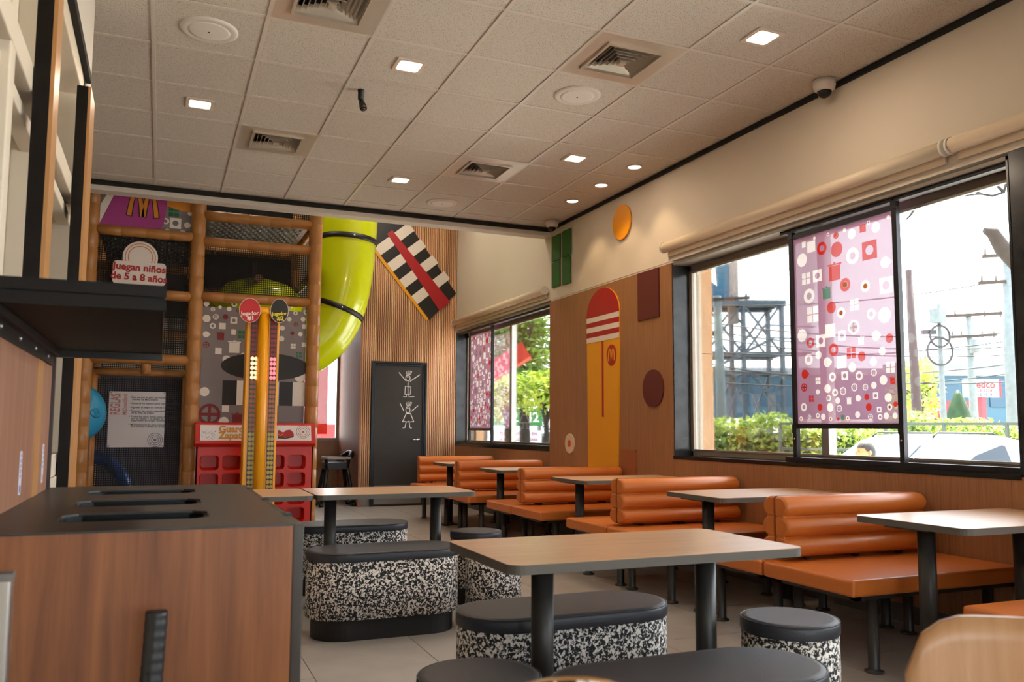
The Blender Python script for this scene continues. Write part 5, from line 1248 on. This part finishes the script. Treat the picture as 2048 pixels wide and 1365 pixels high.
# office block and roadside signs
oc = P(1900, 800, D=62); ob_ = thing('office_building', (oc.x, oc.y, GZ), 'low teal-glass building with a pale roof across the street', 'building')
OB = lambda a, z: Vector((oc.x, oc.y, 0))+Ur*a+Vector((0, 0, z))
zt_ = P(1900, 752, D=62).z
MB().bar(OB(-26, (GZ+zt_)/2)+Uf*3, OB(14, (GZ+zt_)/2)+Uf*3, 5.8, zt_-GZ).build('wall', mat('teal wall', '#23485a', .6), ob_)
MB().bar(OB(-26.5, zt_+.25)+Uf*3, OB(14.5, zt_+.25)+Uf*3, 7, .5).build('roof', mat('pale roof', '#6f777c', .7), ob_)
MB().bar(OB(-2, zt_+.9)+Uf*4, OB(12, zt_+.9)+Uf*4, 5, .8).build('roof_plant', mat('pale roof', '#6f777c', .7), ob_)
for k in range(20): MB().bar(OB(-25+2*k, zt_-1.5)+Uf*.06, OB(-23.3+2*k, zt_-1.5)+Uf*.06, .1, 1.6).build('window', mat('teal glass', '#0c3448', .2), ob_)
MB().bar(OB(-26, .9)+Uf*-.4, OB(-6, .9)+Uf*-.4, .2, 2.2).build('white_wall', M_PWHITE, ob_)
sc_ = P(1964, 777, D=40); sgn = thing('roadside_sign', (sc_.x, sc_.y, GZ), 'white roadside sign with red and blue lettering on a red post', 'sign')
Zu = Vector((0, 0, 1)); w_, h_ = 1.62, .86
MB().prism(rect(-w_/2, w_/2, -h_/2, h_/2), (sc_, Ur, Zu), -.25, 0).build('board', mat('board white', '#8e9294', .6), sgn)
MB().prism(rect(w_/2, w_/2+.12, -h_/2, h_/2), (sc_, Ur, Zu), -.25, 0).build('red_end', mat('sign red', '#7a1420', .6), sgn)
text('lettering', 'medco', .46, mat('ink red', '#86101a', .6), sgn, sc_+Zu*.16, Ur, Zu, 'CENTER', .012, lift=.02)
text('lettering', '2223-2224', .22, mat('ink red', '#86101a', .6), sgn, sc_-Zu*.12, Ur, Zu, 'CENTER', .004, lift=.02)
text('lettering', '6713-1519', .22, mat('ink blue', '#1c2450', .6), sgn, sc_-Zu*.32, Ur, Zu, 'CENTER', .004, lift=.02)
MB().bar(sc_-Uf*-.12-Zu*(h_/2), Vector((sc_.x, sc_.y, GZ))-Uf*-.12, .3).build('post', mat('sign red', '#7a1420', .6), sgn)
sc2 = P(1888, 818, D=46); s2 = thing('shop_fascia', (sc2.x, sc2.y, GZ), 'red shop front band with white lettering behind the topiary', 'sign')
MB().prism(rect(-1.5, 2.0, -.48, .42), (sc2, Ur, Zu), -1.5, 0).build('fascia', mat('fascia red', '#6a1622', .6), s2)
MB().prism(rect(-1.5, 2.0, sc2.z*0-(sc2.z-GZ), -.48), (sc2, Ur, Zu), -1.5, -.1).build('shop_front', mat('shop front shade', '#1f1a1c', .6), s2)
text('lettering', 'Claro-', .5, M_PWHITE, s2, sc2+Ur*-.85, Ur, Zu, 'CENTER', .012, lift=.02)
# topiary and street trees
M_BARK = mat('grey bark', '#2c2520', .9, vary=.3)
def tree(name, px, py, D, r, zr_, label, n, s, lm, trunk=.12, cat='tree', shape=(1, 1), group=None):
    c = P(px, py, D=D); t_ = thing(name, (c.x, c.y, GZ), label, cat, group)
    zb_ = c.z-zr_*.5
    MB().tube([(c.x, c.y, GZ), (c.x+.05, c.y, (GZ+zb_)/2), (c.x, c.y, zb_+.2)], [trunk, trunk*.85, trunk*.6], 10).build('trunk', M_BARK, t_)
    rb = random.Random(int(px))
    for k in range(5):
        a = 2*pi*k/5+rb.uniform(0, 1); e = Vector((c.x+r*.6*cos(a), c.y+r*.6*sin(a), c.z+zr_*rb.uniform(-.2, .4)))
        MB().tube([(c.x, c.y, zb_-.1*k), Vector((c.x, c.y, zb_+.3)).lerp(e, .5)+Vector((0, 0, .1)), e], [trunk*.5, trunk*.35, trunk*.15], 7).build('branch', M_BARK, t_)
    mb = MB()
    for k in range(9):
        a = rb.uniform(0, 2*pi); q = c+Vector((r*.5*cos(a)*rb.random(), r*.5*sin(a)*rb.random(), zr_*rb.uniform(-.5, .5)))
        leaves(mb, q, (r*.6, r*.6, zr_*.5), n//9, s, rb, shell=.2)
    o = mb.build('foliage', lm, t_); o['kind'] = 'stuff'; return t_
LM1 = leafmat('bright leaf', '#5f8a1e', '#c6cf52'); LM2 = leafmat('mid leaf', '#2c5420', '#86a83c')
tree('street_tree', 1836, 785, 28, 1.0, 1.2, 'yellow-green bushy tree right of the banner, beyond the fence', 1600, .10, LM1)
c = P(1917, 822, D=26); tp_ = thing('topiary', (c.x, c.y, GZ), 'small cone-shaped clipped bush beyond the fence', 'bush')
MB().lathe([(.42, 0), (.44, .3), (.30, .8), (.12, 1.25), (.02, 1.4)], (c.x, c.y, c.z-.75), 18).build('clipped_mass', leafmat('dark leaf', '#12300f', '#2c5020'), tp_)
MB().tube([(c.x, c.y, GZ), (c.x, c.y, c.z-.7)], .06, 8).build('stem', M_BARK, tp_)
# lopped tree at the right edge
c = P(2060, 560, D=15); lt = thing('lopped_tree', (c.x, c.y, GZ), 'bare lopped tree with thick cut limb and thin twigs by the window edge', 'tree')
MB().tube([(c.x, c.y, GZ), P(2075, 700, D=15), P(2052, 545, D=15), P(2030, 520, D=15), P(2005, 497, D=15), P(1985, 465, D=15), P(1968, 461, D=15)], [.22, .20, .17, .16, .14, .11, .05], 12).build('cut_limb', mat('dark limb bark', '#241c16', .9, vary=.35), lt)
MB().tube([P(2060, 580, D=15.1), P(2070, 520, D=15.2), P(2040, 498, D=15.2), P(2020, 488, D=15.2)], [.15, .13, .10, .10], 10).build('stub_limb', M_BARK, lt)
MB().tube([P(2075, 620, D=15.2), P(2110, 450, D=15.1), P(2070, 360, D=15), P(2030, 352, D=15), P(1997, 350, D=15)], [.16, .13, .10, .08, .05], 10).build('upper_limb', M_BARK, lt)
for pts in ([(2015, 355), (2008, 385), (1985, 392), (1960, 388), (1925, 392), (1890, 380)], [(2008, 385), (1990, 368), (1960, 362), (1935, 372), (1910, 370)], [(1960, 388), (1945, 380), (1930, 385)], [(1997, 350), (1975, 372), (1950, 376)],
            [(1845, 395), (1830, 415), (1815, 422), (1802, 421)], [(1830, 415), (1822, 430), (1812, 440)], [(1870, 392), (1845, 395), (1838, 408)], [(2030, 352), (2040, 335), (2048, 330)]):
    MB().tube([P(x, y, D=15) for x, y in pts], [.030*(1-.75*i/len(pts)) for i in range(len(pts))], 6).build('twig', mat('dark twig', '#15110f', .9), lt)
# ------------------------------------------------ seen through the far window
tree('street_tree', 1046, 690, 17, 1.15, 1.1, 'tall leafy tree crown outside the far window', 3400, .085, LM2, .13)
tree('street_tree', 1012, 790, 14.5, .75, .45, 'low leafy boughs left of the far window mullion', 1300, .07, LM1, .07)
tree('street_tree', 1090, 790, 15.5, .65, .5, 'low bright boughs at the right of the far window', 1300, .07, LM1, .07)
a, b = P(955, 762, D=13.2), P(1053, 702, D=13.2); aw = thing('red_awning', (a.x, a.y, GZ), 'red slanted awning box outside the far window', 'awning')
MB().bar(a, b, .6, .26).build('canopy', mat('awning red', '#b3201a', .5), aw)
q = a.lerp(b, .15); MB().tube([(q.x, q.y, GZ), q], .05, 8).build('post', M_PGREY, aw)
c = P(1035, 834, D=24); gs = thing('green_sign', (c.x, c.y, GZ), 'green banner sign with white numerals beyond the tree', 'sign')
MB().prism(rect(-1.1, .72, -.26, .24), (c, Ur, Zu), -.06, 0).build('board', mat('sign green', '#2c7a3a', .6), gs)
text('lettering', '2-2742', .40, M_PWHITE, gs, c+Ur*.06-Zu*.03, Ur, Zu, 'CENTER', .006, lift=.02)
for e in (-1.0, .62): MB().bar(c+Ur*e+Uf*.06-Zu*.26, Vector((c.x, c.y, GZ))+Ur*e+Uf*.06, .07).build('post', M_PGREY, gs)
ws = P(1036, 875, D=19.5); wsg = tag(MB().prism(rect(-.75, .55, -.14, .16), (ws, Ur, Zu), -.03, 0).build('white_banner_sign', mat('banner pale', '#d6dfe6', .5)), 'pale low banner with pink lettering outside the far window', 'sign')
text('lettering', 'TU DESAYUNO EN', .105, mat('ink magenta', '#a03a78', .5), wsg, ws+Zu*.075, Ur, Zu, 'CENTER', .002, lift=.02)
text('lettering', 'LA PUERTA DE TU CASA', .085, mat('ink magenta', '#a03a78', .5), wsg, ws-Zu*.06, Ur, Zu, 'CENTER', .002, lift=.02)
MB().bar(ws-Zu*.14+Uf*.02, Vector((ws.x, ws.y, GZ))+Uf*.02, .06).build('post', M_PGREY, wsg)
def van(px, D, lab):
    g = P(px, 880, D=D); v = thing('parked_van', (g.x, g.y, GZ), lab, 'car', 'cars beyond the far window')
    O_ = Vector((g.x, g.y, GZ)); pr = [(-1.9, .35), (-1.95, .9), (-1.2, 1.05), (-.7, 1.65), (1.6, 1.7), (1.9, 1.0), (1.9, .35)]
    MB().prism(pr[::-1], (O_, Ur, Zu), -.85, .85).build('body', M_CAR, v, bevel=.06, seg=2)
    MB().prism([(-1.0, 1.08), (.1, 1.08), (.1, 1.55), (-.62, 1.55)], (O_, Ur, Zu), .855, .862).build('side_window', M_CGL, v)
    MB().prism(rect(.2, 1.45, 1.08, 1.55), (O_, Ur, Zu), .855, .862).build('side_window', M_CGL, v)
    for e in (-1.25, 1.2):
        for b in (-.8, .8): MB().tube([O_+Ur*e+Uf*(b-.1)+Zu*.33, O_+Ur*e+Uf*(b+.1)+Zu*.33], .33, 18).build('wheel', M_TYRE, v)
van(1088, 26, 'white parked van at the right of the far window'); van(985, 28, 'white parked van behind the far window mullion')
c = P(1090, 880, D=28); lw = thing('lattice_mast', (c.x, c.y, GZ), 'dark lattice mast at the right edge of the far window', 'mast')
LPp = lambda a, z: Vector((c.x, c.y, z))+Ur*a
zt2 = P(1090, 700, D=28).z
for a in (-.18, .35): MB().bar(LPp(a, GZ), LPp(a, zt2), .07).build('mast_leg', M_STEEL, lw)
for k in range(9):
    z0, z1 = GZ+(zt2-GZ)*k/9, GZ+(zt2-GZ)*(k+1)/9; MB().bar(LPp(-.18, z0), LPp(.35, z1), .04).build('mast_brace', M_STEEL, lw); MB().bar(LPp(.35, z0), LPp(-.18, z1), .04).build('mast_brace', M_STEEL, lw)
for k, (y0, y1) in enumerate(((640, 632), (652, 648), (668, 662), (755, 748))):
    a, b = P(960, y0, D=22), P(1130, y1, D=22); tag(MB().tube([a, a.lerp(b, .5)-Zu*.08, b], .018, 5).build('power_line', mat('cable black', '#15181a', .7)), 'thin overhead cable crossing the far window', 'cable', 'cables over the far window')
# red lorry behind the alcove window
c = P(655, 830, D=22); lr = thing('red_lorry', (c.x, c.y, GZ), 'red lorry parked behind the alcove window', 'truck')
MB().box(c.x-1.2, c.x+1.6, c.y, c.y+2.0, GZ+.5, 1.25).build('cargo_box', mat('lorry red', '#8e1016', .4), lr, bevel=.05)
MB().box(c.x-2.4, c.x-1.3, c.y+.1, c.y+1.9, GZ+.5, 1.0).build('cab', mat('lorry white', '#8a8f94', .4), lr, bevel=.08)
for e in (-1.8, -.5, 1.1): MB().tube([(c.x+e, c.y-.05, GZ+.35), (c.x+e, c.y+.25, GZ+.35)], .35, 16).build('wheel', M_TYRE, lr)
